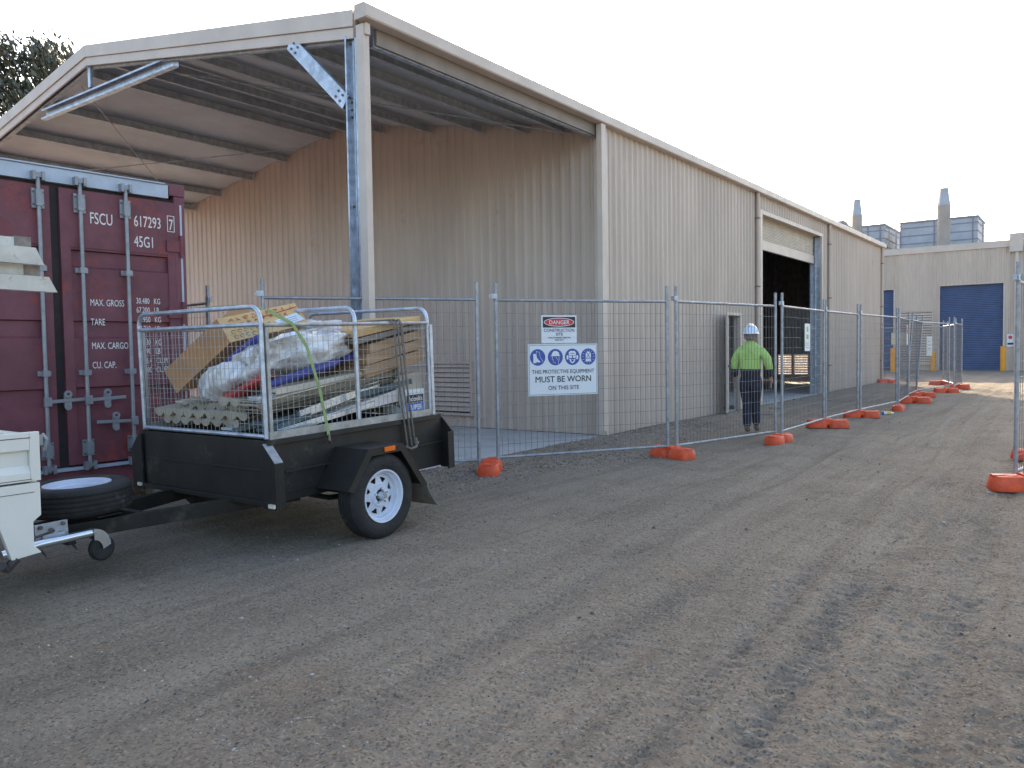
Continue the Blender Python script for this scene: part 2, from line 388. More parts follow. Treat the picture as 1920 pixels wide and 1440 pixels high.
# loose stones
st = MB(); rnd = random.Random(3)
def stone(x, y, s):
    z = gh(x, y); a = rnd.random() * 6.28
    base = [(1, 0, 0), (0, 1, 0), (-1, 0, 0), (0, -1, 0), (0, 0, 1), (0, 0, -1)]
    sx, sy, sz = s * rnd.uniform(.7, 1.3), s * rnd.uniform(.6, 1.1), s * rnd.uniform(.4, .8)
    vs = []
    for px, py, pz in base:
        j = rnd.uniform(.8, 1.15); qx, qy = px * sx * j + rnd.uniform(-.2, .2) * s, py * sy * j
        vs.append((x + qx * cos(a) - qy * sin(a), y + qx * sin(a) + qy * cos(a), z + pz * sz * j + sz * .25))
    st.use(rnd.choice(SM)).add(vs, [(0, 1, 4), (1, 2, 4), (2, 3, 4), (3, 0, 4), (1, 0, 5), (2, 1, 5), (3, 2, 5), (0, 3, 5)])
SM = [M['stone'], mat('stone_pale', (.42, .39, .36), .85, 0, var=.2), mat('stone_brown', (.24, .18, .13), .85, 0, var=.2), mat('stone_dark', (.09, .08, .075), .85, 0, var=.2)]
for i in range(9000):
    # near field, density falling with distance
    y = 1.6 + 9 * rnd.random() ** 1.6; x = rnd.uniform(-.62 * y - 3.2, .5)
    if x < -6.2: continue
    stone(x, y, .0035 + .006 * rnd.random() ** 4)
for i in range(5200):  # gravel bank at the slab and beside the fence
    y = rnd.uniform(5.6, 14); x = -6.2 + abs(rnd.gauss(0, .55)); 
    if y < 9.5 and rnd.random() < .5: x = -6.1 + rnd.random() * 1.1
    if x > -4.3: continue
    stone(x, y, .006 + .010 * rnd.random() ** 2)
for i in range(1500):
    y = rnd.uniform(6.5, 10); x = -5.9 + (y - 6.5) * .42 + rnd.gauss(0, .28); 
    if x < -6.15: continue
    stone(x, y, .007 + .010 * rnd.random() ** 2)
for i in range(120):
    y = 2 + 16 * rnd.random(); x = rnd.uniform(-5.5, -.2); stone(x, y, .011 + .010 * rnd.random())
tag(st.build('gravel'), 'loose gravel stones strewn over the dirt road', 'gravel', kind='stuff')
st2 = bpy.data.objects['gravel']

# ------------------------------------------------------------------ concrete slab
XE, XR, XL = -6.29, -12.2, -18.11; TP = tan(radians(9.75)); Y0, Y1, Y2 = 5.95, 11.0, 31.35
sb = MB().box(XL - .3, -6.20, 5.55, 10.97, -.13, .012); sb.box(XL + .05, -6.36, 10.97, Y2 - .05, -.13, .010)
tag(sb.build('concrete_slab', M['concrete'], bevel=.01), kind='structure')

# ------------------------------------------------------------------ industrial shed
shed = empty('industrial_shed', ((XE + XL) / 2, 18, 0), label='long cream ribbed metal shed with open canopy end and a half-raised roller door', cat='shed')
SH = Vector(((XE + XL) / 2, 18, 0))
def SP(mb, name, m=None, smooth=False, bevel=0, parent=None, label=None):   # part of the shed, world coords given
    mb.v = [(p[0] - SH.x, p[1] - SH.y, p[2] - SH.z) for p in mb.v]
    return mb.build(name, m, parent if parent else shed, smooth, bevel, label)
def zr(x): return 4.93 + (min(XE - x, x - XL)) * TP    # roof underside
DY0, DY1, DZ = 18.42, 23.42, 4.47      # roller door opening
PY0, PY1, PZ = 16.20, 16.97, 2.07      # side door
w = MB()
for a, b, z0, z1 in ((Y1 + .06, PY0, .0, 4.9), (PY0, PY1, PZ, 4.9), (PY1, DY0, 0, 4.9), (DY0, DY1, DZ, 4.9), (DY1, Y2, 0, 4.9)):
    ribbed(w, (XE, 0, 0), (0, 1, 0), a, b, z0, z1, (1, 0, 0))
SP(w, 'side_wall', M['wall'])
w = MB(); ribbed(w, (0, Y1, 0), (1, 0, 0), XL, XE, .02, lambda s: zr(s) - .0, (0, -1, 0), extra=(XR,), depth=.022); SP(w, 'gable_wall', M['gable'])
w = MB()
VX = [(-10.05, -9.49), (-9.43, -8.86)]; VZ0, VZ1 = .27, 1.07
ribbed(w, (0, Y2, 0), (1, 0, 0), XL, -10.05, 0, zr, (0, 1, 0), extra=(XR,)); ribbed(w, (0, Y2, 0), (1, 0, 0), -8.86, XE, 0, zr, (0, 1, 0))
ribbed(w, (0, Y2, 0), (1, 0, 0), -10.05, -8.86, 0, VZ0, (0, 1, 0)); ribbed(w, (0, Y2, 0), (1, 0, 0), -10.05, -8.86, VZ1, zr, (0, 1, 0))
ribbed(w, (0, Y2, 0), (1, 0, 0), -9.49, -9.43, VZ0, VZ1, (0, 1, 0))
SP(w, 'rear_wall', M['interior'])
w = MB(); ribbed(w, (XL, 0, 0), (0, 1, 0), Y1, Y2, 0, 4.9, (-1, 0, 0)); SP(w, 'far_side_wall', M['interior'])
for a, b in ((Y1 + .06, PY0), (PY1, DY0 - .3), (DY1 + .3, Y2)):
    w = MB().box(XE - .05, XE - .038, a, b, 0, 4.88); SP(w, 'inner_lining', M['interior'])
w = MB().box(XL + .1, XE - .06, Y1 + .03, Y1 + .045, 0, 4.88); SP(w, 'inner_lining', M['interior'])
# roof: ribbed sheets with foil underside
rf = MB(); n = 0; y = Y0 - .02; pr = []
while y < Y2 + .1:
    pr += [(y, 0), (y + .12, 0), (y + .14, .024), (y + .17, .024)]; y += .19
for side in (1, -1):
    xe = XE + .04 if side > 0 else XL - .04
    vs = []; fs = []
    for (yy, h) in pr: vs += [(xe, yy, 4.945 + h), (XR, yy, 4.945 + 5.95 * TP + h)]
    for i in range(len(pr) - 1): fs.append((2 * i, 2 * i + 2, 2 * i + 3, 2 * i + 1))
    rf.add(vs, fs)
SP(rf, 'roof', M['roof'])
rf = MB()
for x0, x1 in ((XE - .02, XR), (XR, XL + .02)):
    ny_ = 26; nx_ = 22; vs = []; fs = []
    for j in range(ny_ + 1):
        for i in range(nx_ + 1):
            x = x0 + (x1 - x0) * i / nx_; yy = Y0 + .05 + (Y1 - Y0 - .07) * j / ny_
            sag = .028 * abs(sin(pi * (XE - x) / 1.2)) + .006 * noise.noise(Vector((x * 2, yy * 2, 0)))
            vs.append((x, yy, zr(x) - .004 - sag * .6))
    for j in range(ny_):
        for i in range(nx_): fs.append((j * (nx_ + 1) + i, j * (nx_ + 1) + i + 1, (j + 1) * (nx_ + 1) + i + 1, (j + 1) * (nx_ + 1) + i))
    rf.add(vs, fs)
SP(rf, 'roof_lining', M['foil'], smooth=60)
rf = MB()
for x0, x1 in ((XE - .05, XR), (XR, XL + .05)): rf.quad((x0, Y1 + .05, zr(x0) - .01), (x1, Y1 + .05, zr(x1) - .01), (x1, Y2, zr(x1) - .01), (x0, Y2, zr(x0) - .01))
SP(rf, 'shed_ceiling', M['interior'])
# purlins (Z sections)
for x in (-6.95, -7.75, -8.66, -9.86, -11.07, -11.95, -12.6, -13.97, -15.2, -16.42, -17.5):
    z = zr(x) - .03; p = MB(); h = .135
    p.box(x - .003, x + .003, Y0 + .12, Y1 - .03, z - h, z); p.box(x + .0031, x + .062, Y0 + .12, Y1 - .03, z - h - .003, z - h + .003); p.box(x - .062, x - .0031, Y0 + .12, Y1 - .03, z - .003, z + .003)
    SP(p, 'purlin', M['purlin'])
# wall-head gutter trim beam under the eave of the canopy
p = MB(); p.box(XE - .045, XE - .04, Y0 + .2, Y1, 4.70, 4.88); p.box(XE - .11, XE - .0455, Y0 + .2, Y1, 4.70, 4.705); p.box(XE - .11, XE - .0455, Y0 + .2, Y1, 4.875, 4.88); SP(p, 'eave_purlin', M['galv'])
p = MB(); p.box(XE - .035, XE - .004, Y0 + .22, Y1 + .02, 4.715, 4.885); SP(p, 'eave_flashing', M['darktrim'])
# rods of the roof bracing
br = [((-6.6, 6.2), (-11.3, 10.9)), ((-11.3, 6.2), (-6.7, 10.9)), ((-12.9, 6.2), (-17.8, 10.9)), ((-17.8, 6.2), (-12.9, 10.9))]
for a, b in br:
    p = MB().tube([(a[0], a[1], zr(a[0]) - .19), (b[0], b[1], zr(b[0]) - .19)], .011, 6); SP(p, 'bracing_rod', M['purlin'], smooth=60)
# portal frame at the open end: galvanised C sections
def csec(mb, a, b, w_, h_, t=.005, up=(0, 0, 1), openr=1):
    a = Vector(a); b = Vector(b); d = (b - a).normalized(); U_ = Vector(up); rr = d.cross(U_).normalized(); uu = rr.cross(d).normalized()
    o = rr * (-openr * w_ / 2)
    mb.bar(a + o, b + o, t, h_, up)                                     # web
    for s in (-1, 1): mb.bar(a + uu * s * (h_ / 2 + .0025), b + uu * s * (h_ / 2 + .0025), w_, .005, up)
    for s in (-1, 1): mb.bar(a - o + uu * s * (h_ / 2 - .012), b - o + uu * s * (h_ / 2 - .012), .004, .024, up)
YF = Y0 + .09
c = MB(); # column: web toward the camera side, lips seen
c.box(-6.545, -6.372, Y0 + .045, Y0 + .05, 0.012, 4.80); c.box(-6.55, -6.5455, Y0 - .01, Y0 + .14, .012, 4.80); c.box(-6.3715, -6.367, Y0 - .01, Y0 + .14, .012, 4.80)
c.box(-6.5454, -6.525, Y0 - .012, Y0 - .008, .012, 4.80); c.box(-6.392, -6.3716, Y0 - .012, Y0 - .008, .012, 4.80)
c.box(-6.475, -6.455, Y0 + .036, Y0 + .0448, .012, 4.80)
col = SP(c, 'column', M['galv'])
bo = MB()
def bolt(x, y, z): bo.lathe([(0, -.012), (.014, -.012), (.015, 0), (0, 0)], 'y', 6, (x, y, z))
for zz in (4.72, 4.10, 4.02, 3.94, 2.98, 1.0):
    for xx in (-6.51, -6.42): bolt(xx, Y0 + .044, zz)
SP(bo, 'bolts', M['bolt'], parent=None)
c = MB(); c.box(XL + .1, XL + .27, Y0 + .045, Y0 + .05, 0.012, 4.80); c.box(XL + .095, XL + .0995, Y0 - .01, Y0 + .14, .012, 4.80); c.box(XL + .2705, XL + .275, Y0 - .01, Y0 + .14, .012, 4.80); SP(c, 'column', M['galv'])
for s in (1, -1):   # rafters behind the barge
    xa = XE - .25 if s > 0 else XL + .25
    c = MB(); csec(c, (xa, YF, zr(xa) - .13), (XR, YF, zr(XR) - .13), .06, .18); SP(c, 'rafter', M['purlin'])
c = MB(); csec(c, (-7.47, Y0 + .02, 4.95), (-6.56, Y0 + .02, 4.10), .05, .15, up=(.68, 0, .73), openr=-1); SP(c, 'knee_brace', M['galv'])
bo = MB()
for t in (.06, .13, .86, .93):
    for sgn in (-.035, .035):
        px = -7.47 + .91 * t + sgn * .68; pz = 4.95 - .85 * t + sgn * .73
        bolt(px, Y0 - .006, pz)
SP(bo, 'bolts', M['bolt'])
c = MB(); csec(c, (XL + .28, Y0 + .02, 4.10), (XL + 1.2, Y0 + .02, 4.95), .05, .15, up=(-.68, 0, .73)); SP(c, 'knee_brace', M['galv'])
c = MB(); csec(c, (-13.85, Y0 + .085, 5.335), (-9.95, Y0 + .085, 5.335), .075, .15, openr=1); SP(c, 'collar_tie', M['galv'])
c = MB(); csec(c, (-12.2, Y0 + .05, 5.43), (-12.2, Y0 + .05, 5.78), .04, .07, up=(1, 0, 0)); SP(c, 'ridge_post', M['galv'])
c = MB(); csec(c, (-12.5, Y0 + .03, 5.76), (-11.9, Y0 + .03, 5.76), .05, .05, openr=-1); SP(c, 'ridge_plate', M['galv'])
# barge boards (two stepped strips)
for s in (1, -1):
    xe = XE - .11 if s > 0 else XL + .11
    a = lambda x, dz: 5.00 + min(XE - x, x - XL) * TP + dz
    b = MB(); b.prism([(xe, Y0 - .03, a(xe, .02)), (XR, Y0 - .03, a(XR, .02)), (XR, Y0 - .03, a(XR, -.155)), (xe, Y0 - .03, a(xe, -.155))][::s], (0, .05, 0)); SP(b, 'barge_cap', M['trim'], bevel=.004)
    b = MB(); b.prism([(xe, Y0 - .008, a(xe, -.157)), (XR, Y0 - .008, a(XR, -.157)), (XR, Y0 - .008, a(XR, -.275)), (xe, Y0 - .008, a(xe, -.275))][::s], (0, .03, 0)); SP(b, 'barge_board', M['trim'], bevel=.004)
# corner cover post, gutter, downpipes
c = MB().box(-6.352, -6.235, Y0 - .03, Y0 + .055, .012, 4.86); c.box(-6.2345, -6.20, Y0 - .02, Y0 + .04, 4.74, 4.86); SP(c, 'corner_post', M['trim'], bevel=.006)
c = MB().box(-6.40, -6.363, Y0 - .02, Y0 + .03, 4.75, 5.0); SP(c, 'barge_bracket', M['darktrim'])
gq = MB(); prof = [(-6.262, 4.885), (-6.15, 4.885), (-6.138, 4.90), (-6.138, 5.02), (-6.148, 5.032), (-6.158, 5.022), (-6.158, 4.905), (-6.262, 4.905)]
gq.prism([(x, Y0 - .09, z) for x, z in prof][::-1], (0, Y2 + .12 - Y0 + .09, 0)); gq.box(-6.30, -6.139, Y0 - .096, Y0 - .0905, 4.88, 5.035); gq.box(-6.285, -6.2625, Y0 - .09, Y2 + .12, 4.885, 5.0)
SP(gq, 'gutter', M['trim'])
for yy in (10.84, 17.98, 24.07, 31.15):
    p = MB()
    if yy < 11: p.box(-6.262, -6.17, 10.80, 10.93, .1, 4.88)
    else: p.tube([(-6.215, yy, .04), (-6.215, yy, 4.88)], .045, 14)
    dp = SP(p, 'downpipe', M['trim'] if yy < 11 else M['wall'], smooth=50)
    if yy > 11:
        q = MB()
        for zz in (.8, 2.75, 4.3): q.box(-6.265, -6.16, yy - .055, yy + .055, zz, zz + .03)
        q.v = [(p_[0] - SH.x, p_[1] - SH.y, p_[2]) for p_ in q.v]; q.build('pipe_clip', M['darktrim'], dp)
c = MB(); c.box(-6.33, -6.255, 11.02, 11.14, 0.0, 4.88); c.box(XE - .12, XE + .03, 10.96, 10.99, .02, 4.88); SP(c, 'corner_flashing', M['trim'], bevel=.003)
c = MB(); c.box(-6.30, -6.25, 31.30, 31.43, 0, 4.88); SP(c, 'corner_flashing', M['trim'], bevel=.003)
# dark brown flashing along the wall base
c = MB(); c.box(XE + .0255, XE + .034, DY1 + .12, Y2, -.05, .03); SP(c, 'base_trim', M['darktrim'])
# roller door
rd = MB(); T_ = None
ribs = []; z = 3.98; 
while z < 4.46: rd.box(-6.50, -6.49, DY0, DY1 - .05, z, z + .035); rd.box(-6.488, -6.475, DY0, DY1 - .05, z + .036, z + .062); z += .075
rd.box(-6.52, -6.501, DY0, DY1 - .05, 3.95, 4.6)
rdo = SP(rd, 'roller_door', M['plank'])
b = MB().box(-6.53, -6.46, DY0 - .0, DY1 - .06, 3.72, 3.945); SP(b, 'bottom_rail', M['trim'], parent=rdo)
b = MB(); b.box(-6.56, -6.31, DY1 + .002, DY1 + .02, 0, DZ); b.box(-6.56, -6.54, DY1 - .12, DY1, 0, DZ); b.box(-6.44, -6.43, DY1 - .07, DY1, 0, DZ); SP(b, 'door_guide', M['galv'])
b = MB(); b.box(-6.57, -6.31, DY0 - .03, DY0 - .012, 0, DZ); SP(b, 'door_guide', M['galvd'])
b = MB(); b.box(-6.306, -6.255, DY0 - .14, DY0 - .0, 0, DZ + .09); b.box(-6.306, -6.255, DY0 + .001, DY1 + .0, DZ, DZ + .09); b.box(-6.306, -6.255, DY1 + .001, DY1 + .09, 0, DZ + .09); b.box(-6.56, -6.307, DY0, DY1, DZ + .02, DZ + .04); SP(b, 'door_surround', M['trim'])
# side door
b = MB(); b.box(-6.40, -6.25, PY0 - .06, PY0, 0, PZ + .06); b.box(-6.40, -6.25, PY1, PY1 + .07, 0, PZ + .06); b.box(-6.40, -6.25, PY0 + .001, PY1 - .001, PZ, PZ + .06); SP(b, 'door_frame', M['trim'])
dang = radians(20)   # opened back towards the wall
dv = Vector((sin(dang), -cos(dang), 0)); dn = Vector((cos(dang), sin(dang), 0)); P0 = Vector((-6.245, PY0 - .01, 0))
b = MB(); Tm = Matrix.Translation(P0) @ Matrix((dv, -dn, Vector((0, 0, 1)))).transposed().to_4x4()
b.box(0, .80, -.02, .02, .05, PZ, T=Tm); b.box(.06, .74, -.026, -.0205, .12, PZ - .08, T=Tm); do = SP(b, 'door', M['trim'])
b = MB(); Th = Tm
b.bar(Tm @ Vector((.73, -.03, 1.0)), Tm @ Vector((.60, -.06, 1.0)), .02, .02); b.bar(Tm @ Vector((.73, -.02, 1.0)), Tm @ Vector((.73, -.06, 1.0)), .04, .04); SP(b, 'handle', M['bolt'], parent=do)
# wall vents
def vent(mb_frame, x0, x1, z0, z1, y, sgn, n, name, parent_fn, fm, tilt=1):
    fr = MB(); t = .045
    fr.box(x0 - t, x0, y - .03, y + .03, z0 - t, z1 + t); fr.box(x1, x1 + t, y - .03, y + .03, z0 - t, z1 + t); fr.box(x0, x1, y - .03, y + .03, z0 - t, z0); fr.box(x0, x1, y - .03, y + .03, z1, z1 + t)
    return fr
fr = vent(None, -9.93, -8.99, .27, 1.16, Y1 - .048, -1, 0, '', None, None); fo = SP(fr, 'wall_vent', M['gable'])
sl_ = MB(); zz = .30
while zz < 1.14:
    sl_.add([(-9.93, Y1 - .068, zz), (-8.99, Y1 - .068, zz), (-8.99, Y1 - .030, zz + .070), (-9.93, Y1 - .030, zz + .070), (-9.93, Y1 - .071, zz + .006), (-8.99, Y1 - .071, zz + .006), (-8.99, Y1 - .033, zz + .076), (-9.93, Y1 - .033, zz + .076)], [(0, 3, 2, 1), (4, 5, 6, 7), (0, 1, 5, 4), (1, 2, 6, 5), (3, 0, 4, 7), (2, 3, 7, 6)]); zz += .088
SP(sl_, 'louvre', M['gable'], parent=fo)
sl_ = MB().box(-9.93, -8.99, Y1 - .028, Y1 - .024, .27, 1.16); SP(sl_, 'vent_back', M['line'], parent=fo)
for (x0, x1) in VX:
    fr = MB(); t = .02
    fr.box(x0, x0 + t, Y2 - .05, Y2 + .04, VZ0, VZ1); fr.box(x1 - t, x1, Y2 - .05, Y2 + .04, VZ0, VZ1); fr.box(x0 + t, x1 - t, Y2 - .05, Y2 + .04, VZ0, VZ0 + t); fr.box(x0 + t, x1 - t, Y2 - .05, Y2 + .04, VZ1 - t, VZ1)
    fo = SP(fr, 'wall_vent', M['gable']); l = MB()
    for k in range(8):
        zz = VZ0 + .03 + k * .096
        l.quad((x0 + .02, Y2 - .04, zz + .0), (x1 - .02, Y2 - .04, zz + .0), (x1 - .02, Y2 + .05, zz + .018), (x0 + .02, Y2 + .05, zz + .018))
    SP(l, 'louvre', M['card'], parent=fo)  # orange slat colour stands in for sunlight glowing through the vent
c = MB().box(-9.6, -9.45, 25.0, 25.1, 0, 5.2); SP(c, 'inner_column', M['interior'])

# ------------------------------------------------------------------ container
def container():
    cy, cx = 3.31, -7.47
    rot = radians(-3.2) * -1 * -1
    c = empty('shipping_container', (cx, cy, .2), (0, 0, rot), 'maroon steel shipping container with white lock rods and header beam, doors shut', 'shipping container')
    # local: +X outward (doors), Y along door width, Z up
    Wd, H, Ln = 1.219, 2.896, 12.19
    b = MB(); 
    for s in (-1, 1):  # corner posts
        b.box(-.12, 0, s * Wd - (.11 if s > 0 else 0), s * Wd + (0 if s > 0 else .11), .17, H - .12)
        b.box(-.18, .006, s * (Wd + .004) - (.16 if s > 0 else 0), s * (Wd + .004) + (0 if s > 0 else .16), 0, .118); b.box(-.18, .006, s * (Wd + .004) - (.16 if s > 0 else 0), s * (Wd + .004) + (0 if s > 0 else .16), H - .118, H)
    b.box(-.12, -.01, -Wd + .162, Wd - .162, 0, .16)
    b.build('corner_frame', M['maroon'], c, bevel=.006)
    b = MB(); # corrugated sides and roof
    for s in (-1, 1):
        vs = []; fs = []; x = -.18; k = 0
        while x > -Ln:
            for dx, dy in ((0, 0), (-.07, 0), (-.14, .036), (-.21, .036)): vs += [(x + dx, s * (Wd - .01 - dy), .15), (x + dx, s * (Wd - .01 - dy), H - .1)]
            x -= .28
        for i in range(len(vs) // 2 - 1): fs.append((2 * i, 2 * i + 2, 2 * i + 3, 2 * i + 1))
        b.add(vs, fs)
        b.box(-Ln, -.18, s * Wd - .03, s * Wd + .03, 0, .15); b.box(-Ln, -.18, s * Wd - .03, s * Wd + .03, H - .1, H - .02)
    b.box(-Ln, -.18, -Wd + .04, Wd - .04, H - .06, H - .03); b.box(-Ln, -Ln + .1, -Wd, Wd, .16, H - .101)
    b.build('side_panels', M['maroon'], c)
    b = MB().box(-.12, .004, -Wd + .165, Wd - .165, H - .15, H - .02); b.box(-.10, .02, -Wd + .2, Wd - .2, H - .018, H - .004); b.build('header_beam', M['beam'], c, bevel=.004)
    b = MB().box(-.12, .012, -Wd + .162, Wd - .162, .161, .19); b.build('door_sill', M['beam'], c)
    b = MB().box(-.06, -.045, -Wd + .11, Wd - .11, .19, H - .151); b.build('door_gasket', M['maroondark'], c)
    rods = {1: (.21, .62), -1: (-.135, -.58)}
    for s in (1, -1):
        y0, y1 = (.045, Wd - .10) if s > 0 else (-Wd + .10, -.035)
        d = MB(); z0, z1 = .21, H - .185; e = .085
        # frame rails + recessed corrugations
        d.box(-.044, -.004, y0, y0 + e, z0, z1); d.box(-.044, -.004, y1 - e, y1, z0, z1); d.box(-.044, -.004, y0 + e, y1 - e, z0, z0 + .08); d.box(-.044, -.004, y0 + e, y1 - e, z1 - .52, z1)
        zz = z0 + .08
        segs = [(.50, 0), (.05, 1), (.12, 2), (.02, 3), (.40, 0), (.05, 1), (.12, 2), (.02, 3), (.0, 0)]
        # panel profile: flat at -.012, recess at -.044
        pr = [(zz, -.012)]
        for base in (.46, 1.07, 1.715):
            pr += [(zz + base, -.012), (zz + base + .02, -.043), (zz + base + .13, -.043), (zz + base + .155, -.043), (zz + base + .165, -.012)]
        pr += [(z1 - .52, -.012)]
        vs = []; fs = []
        for z, x in pr: vs += [(x, y0 + e, z), (x, y1 - e, z)]
        for i in range(len(pr) - 1): fs.append((2 * i, 2 * i + 1, 2 * i + 3, 2 * i + 2))
        d.add(vs, fs)
        do = d.build('door', M['maroon'], c)
        for yr in rods[s]:
            rb = MB().tube([(.035, yr, .17), (.035, yr, H - .10)], .0175, 12)
            # cams at both ends
            for zc, sg in ((.205, -1), (H - .11, 1)):
                rb.box(.0, .055, yr - .03, yr + .03, zc - .02, zc + .02); rb.box(.004, .07, yr - .05, yr - .025, zc - .045, zc + .03); rb.box(.004, .07, yr + .025, yr + .05, zc - .045, zc + .03)
            ro = rb.build('lock_rod', M['bar'], do, smooth=50)
            for zc, hh in ((.36, .075), (H - .31, .085), (1.05, 0), (1.98, 0)):
                k = MB(); k.use(M['bar'])
                if hh:
                    k.box(.0, .02, yr - .05, yr + .05, zc - hh, zc + hh); k.box(.0201, .058, yr - .026, yr + .026, zc - hh * .8, zc + hh * .8); k.use(M['bolt'])
                    for dy in (-.038, .038):
                        for dz in (-.055, .055): k.lathe([(0, .028), (.009, .028), (.009, .018), (0, .018)], 'x', 6, (0, yr + dy, zc + dz))
                else: k.box(-.004, .012, yr - .055, yr + .055, zc - .022, zc + .022); k.box(.0121, .057, yr - .028, yr + .028, zc - .026, zc + .026)
                k.build('rod_bracket', None, do)
        # handles
        for yr, dirn, zc in ((rods[s][0], 1, .80), (rods[s][1], -1, .58)):
            h = MB().box(.045, .075, yr - .03, yr + .03, zc - .04, zc + .04); h.bar((.06, yr + dirn * .03, zc), (.045, yr + dirn * .34, zc + .01), .012, .03)
            m_ = yr + dirn * .17
            h.lathe([(.014, .01), (.035, .01), (.035, .03), (.014, .03)], 'x', 14, (.035, m_, zc + .06), closed=True); h.lathe([(.0, .01), (.03, .01), (.03, .03), (0, .03)], 'x', 12, (.03, m_, zc - .055)); h.box(.03, .055, m_ - .03, m_ + .03, zc - .05, zc + .05)
            h.build('door_handle', M['bar'], do, bevel=.002)
        # hinges
        for zc in (.35, .95, 1.62, 2.28):
            yy = y1 if s > 0 else y0
            h = MB().tube([(.012, yy + s * .05, zc - .11), (.012, yy + s * .05, zc + .11)], .018, 8); h.box(-.004, .014, min(yy - s * .1, yy + s * .05), max(yy - s * .1, yy + s * .05), zc - .055, zc + .055); h.build('hinge', M['maroonfaded'], do, smooth=40)
        # vertical grey seal strip by the post
    g = MB().box(-.03, -.003, Wd - .097, Wd - .064, .2, H - .19); g.build('door_seal', M['maroondark'], c)
    g = MB().box(-.02, .004, Wd - .054, Wd - .034, .2, H - .2); g.build('post_strip', M['beam'], c)
    g = MB(); g.use(M['maroonfaded']); g.lathe([(0, .0), (.105, .0), (.105, .004), (0, .004)], 'x', 24, (-.003, -.44, H - .60)); g.build('painted_patch', None, c)
    # lettering; right = +Y, up = +Z, normal +X
    def T(s, y, z, size, align='LEFT', sx=.62, x=-.0005, bold=.0):
        q = MB(); put_text(q, s, (x, y, z), (0, 1, 0), (0, 0, 1), size, align, sx, bold); return q
    L = []
    for s_, y, z, size in (('FSCU', .30, 2.42, .150), ('617293', .705, 2.44, .150), ('45G1', .702, 2.245, .150)):
        q = MB(); 
        xo = .0
        put_text(q, s_, (-.003, y, z), (0, 1, 0), (0, 0, 1), size, 'LEFT', .60, .0005); q.build('lettering', M['white'], c)
    q = MB(); put_text(q, '7', (-.003, 1.073, 2.44), (0, 1, 0), (0, 0, 1), .15, 'CENTER', .60, .0005)
    for a in ((1.036, 1.042, 2.42, 2.58), (1.104, 1.110, 2.42, 2.58), (1.0425, 1.1035, 2.42, 2.426), (1.0425, 1.1035, 2.574, 2.58)): q.box(-.0035, -.0015, *a)
    q.build('lettering', M['white'], c)
    rows = [('MAX. GROSS', 1.665, '30.480   KG', '67.200   LB'), ('TARE', 1.485, '  3.950   KG', '  8.710   LB'), ('MAX. CARGO', 1.265, '26.530   KG', '58.490   LB'), ('CU. CAP.', 1.085, '    76.4   CU.M', '  2.700   CU.FT')]
    for a, z, b1, b2 in rows:
        q = MB(); put_text(q, a, (-.0105, .28, z), (0, 1, 0), (0, 0, 1), .088, 'LEFT', .62, .0003); q.build('lettering', M['white'], c)
        for kk, t_ in enumerate((b1, b2)):
            q = MB(); put_text(q, t_, (-.0105, .705, z + .035 - kk * .088), (0, 1, 0), (0, 0, 1), .078, 'LEFT', .62, .0003); q.build('lettering', M['white'], c)
    return c
container()
for yy in (2.2, 4.3):
    b = MB().box(-7.70, -7.50, yy - .12, yy + .12, -.02, .197)
    tag(b.build('timber_block', M['grey_wood'], bevel=.006), 'grey timber block under the %s front corner of the maroon container' % ('nearer' if yy < 3 else 'farther'), 'block', 'blocks under the container')

# ------------------------------------------------------------------ trailer
TR_LOC = (-5.39, 4.16, 0); TR_ROT = (radians(1.6), 0, radians(.9))
TM = Matrix.Translation(TR_LOC) @ Euler(TR_ROT).to_matrix().to_4x4()
tr = empty('box_trailer', TR_LOC, TR_ROT, 'black box trailer with galvanised mesh cage hitched behind the white truck tray', 'trailer')
X1, YA, YB, ZA, ZB = .79, -.79, .96, .37, .83
b = MB(); t = .02
b.box(X1 - t, X1, YA, 1.06, ZA, ZB - .01); b.box(-X1, -X1 + t, YA, 1.06, ZA, ZB - .01); b.box(-X1 + t, X1 - t, YA, YA + t, ZA, ZB - .012); b.box(-X1 + t, X1 - t, YA + t, 1.05, ZA - .0, ZA + .02)
b.box(-X1 - .03, X1 + .03, YA - .035, YA - .001, ZA - .005, ZA + .03)
b.box(X1 + .001, X1 + .022, YA, .98, ZB - .045, ZB - .008); b.box(-X1 - .022, -X1 - .001, YA, .98, ZB - .045, ZB - .008)   # rolled top edge
b.box(X1 + .001, X1 + .026, YA + .13, -.06, .574, .590); b.box(X1 + .001, X1 + .026, .26, 1.04, .574, .590)                    # pressed ridges
b.box(X1 + .001, X1 + .006, YA + .13, -.30, ZA + .06, ZA + .07)
b.box(-X1 + .05, X1 - .05, YA - .008, YA - .001, .60, .615)
b.build('tray_body', M['black'], tr, bevel=.003)
b = MB(); b.box(-X1 + t, X1 - t, .975, 1.005, ZA + .02, ZB - .03); b.box(-X1 + .1, X1 - .1, 1.0055, 1.02, .58, .60); b.build('tailgate', M['black'], tr, bevel=.003)
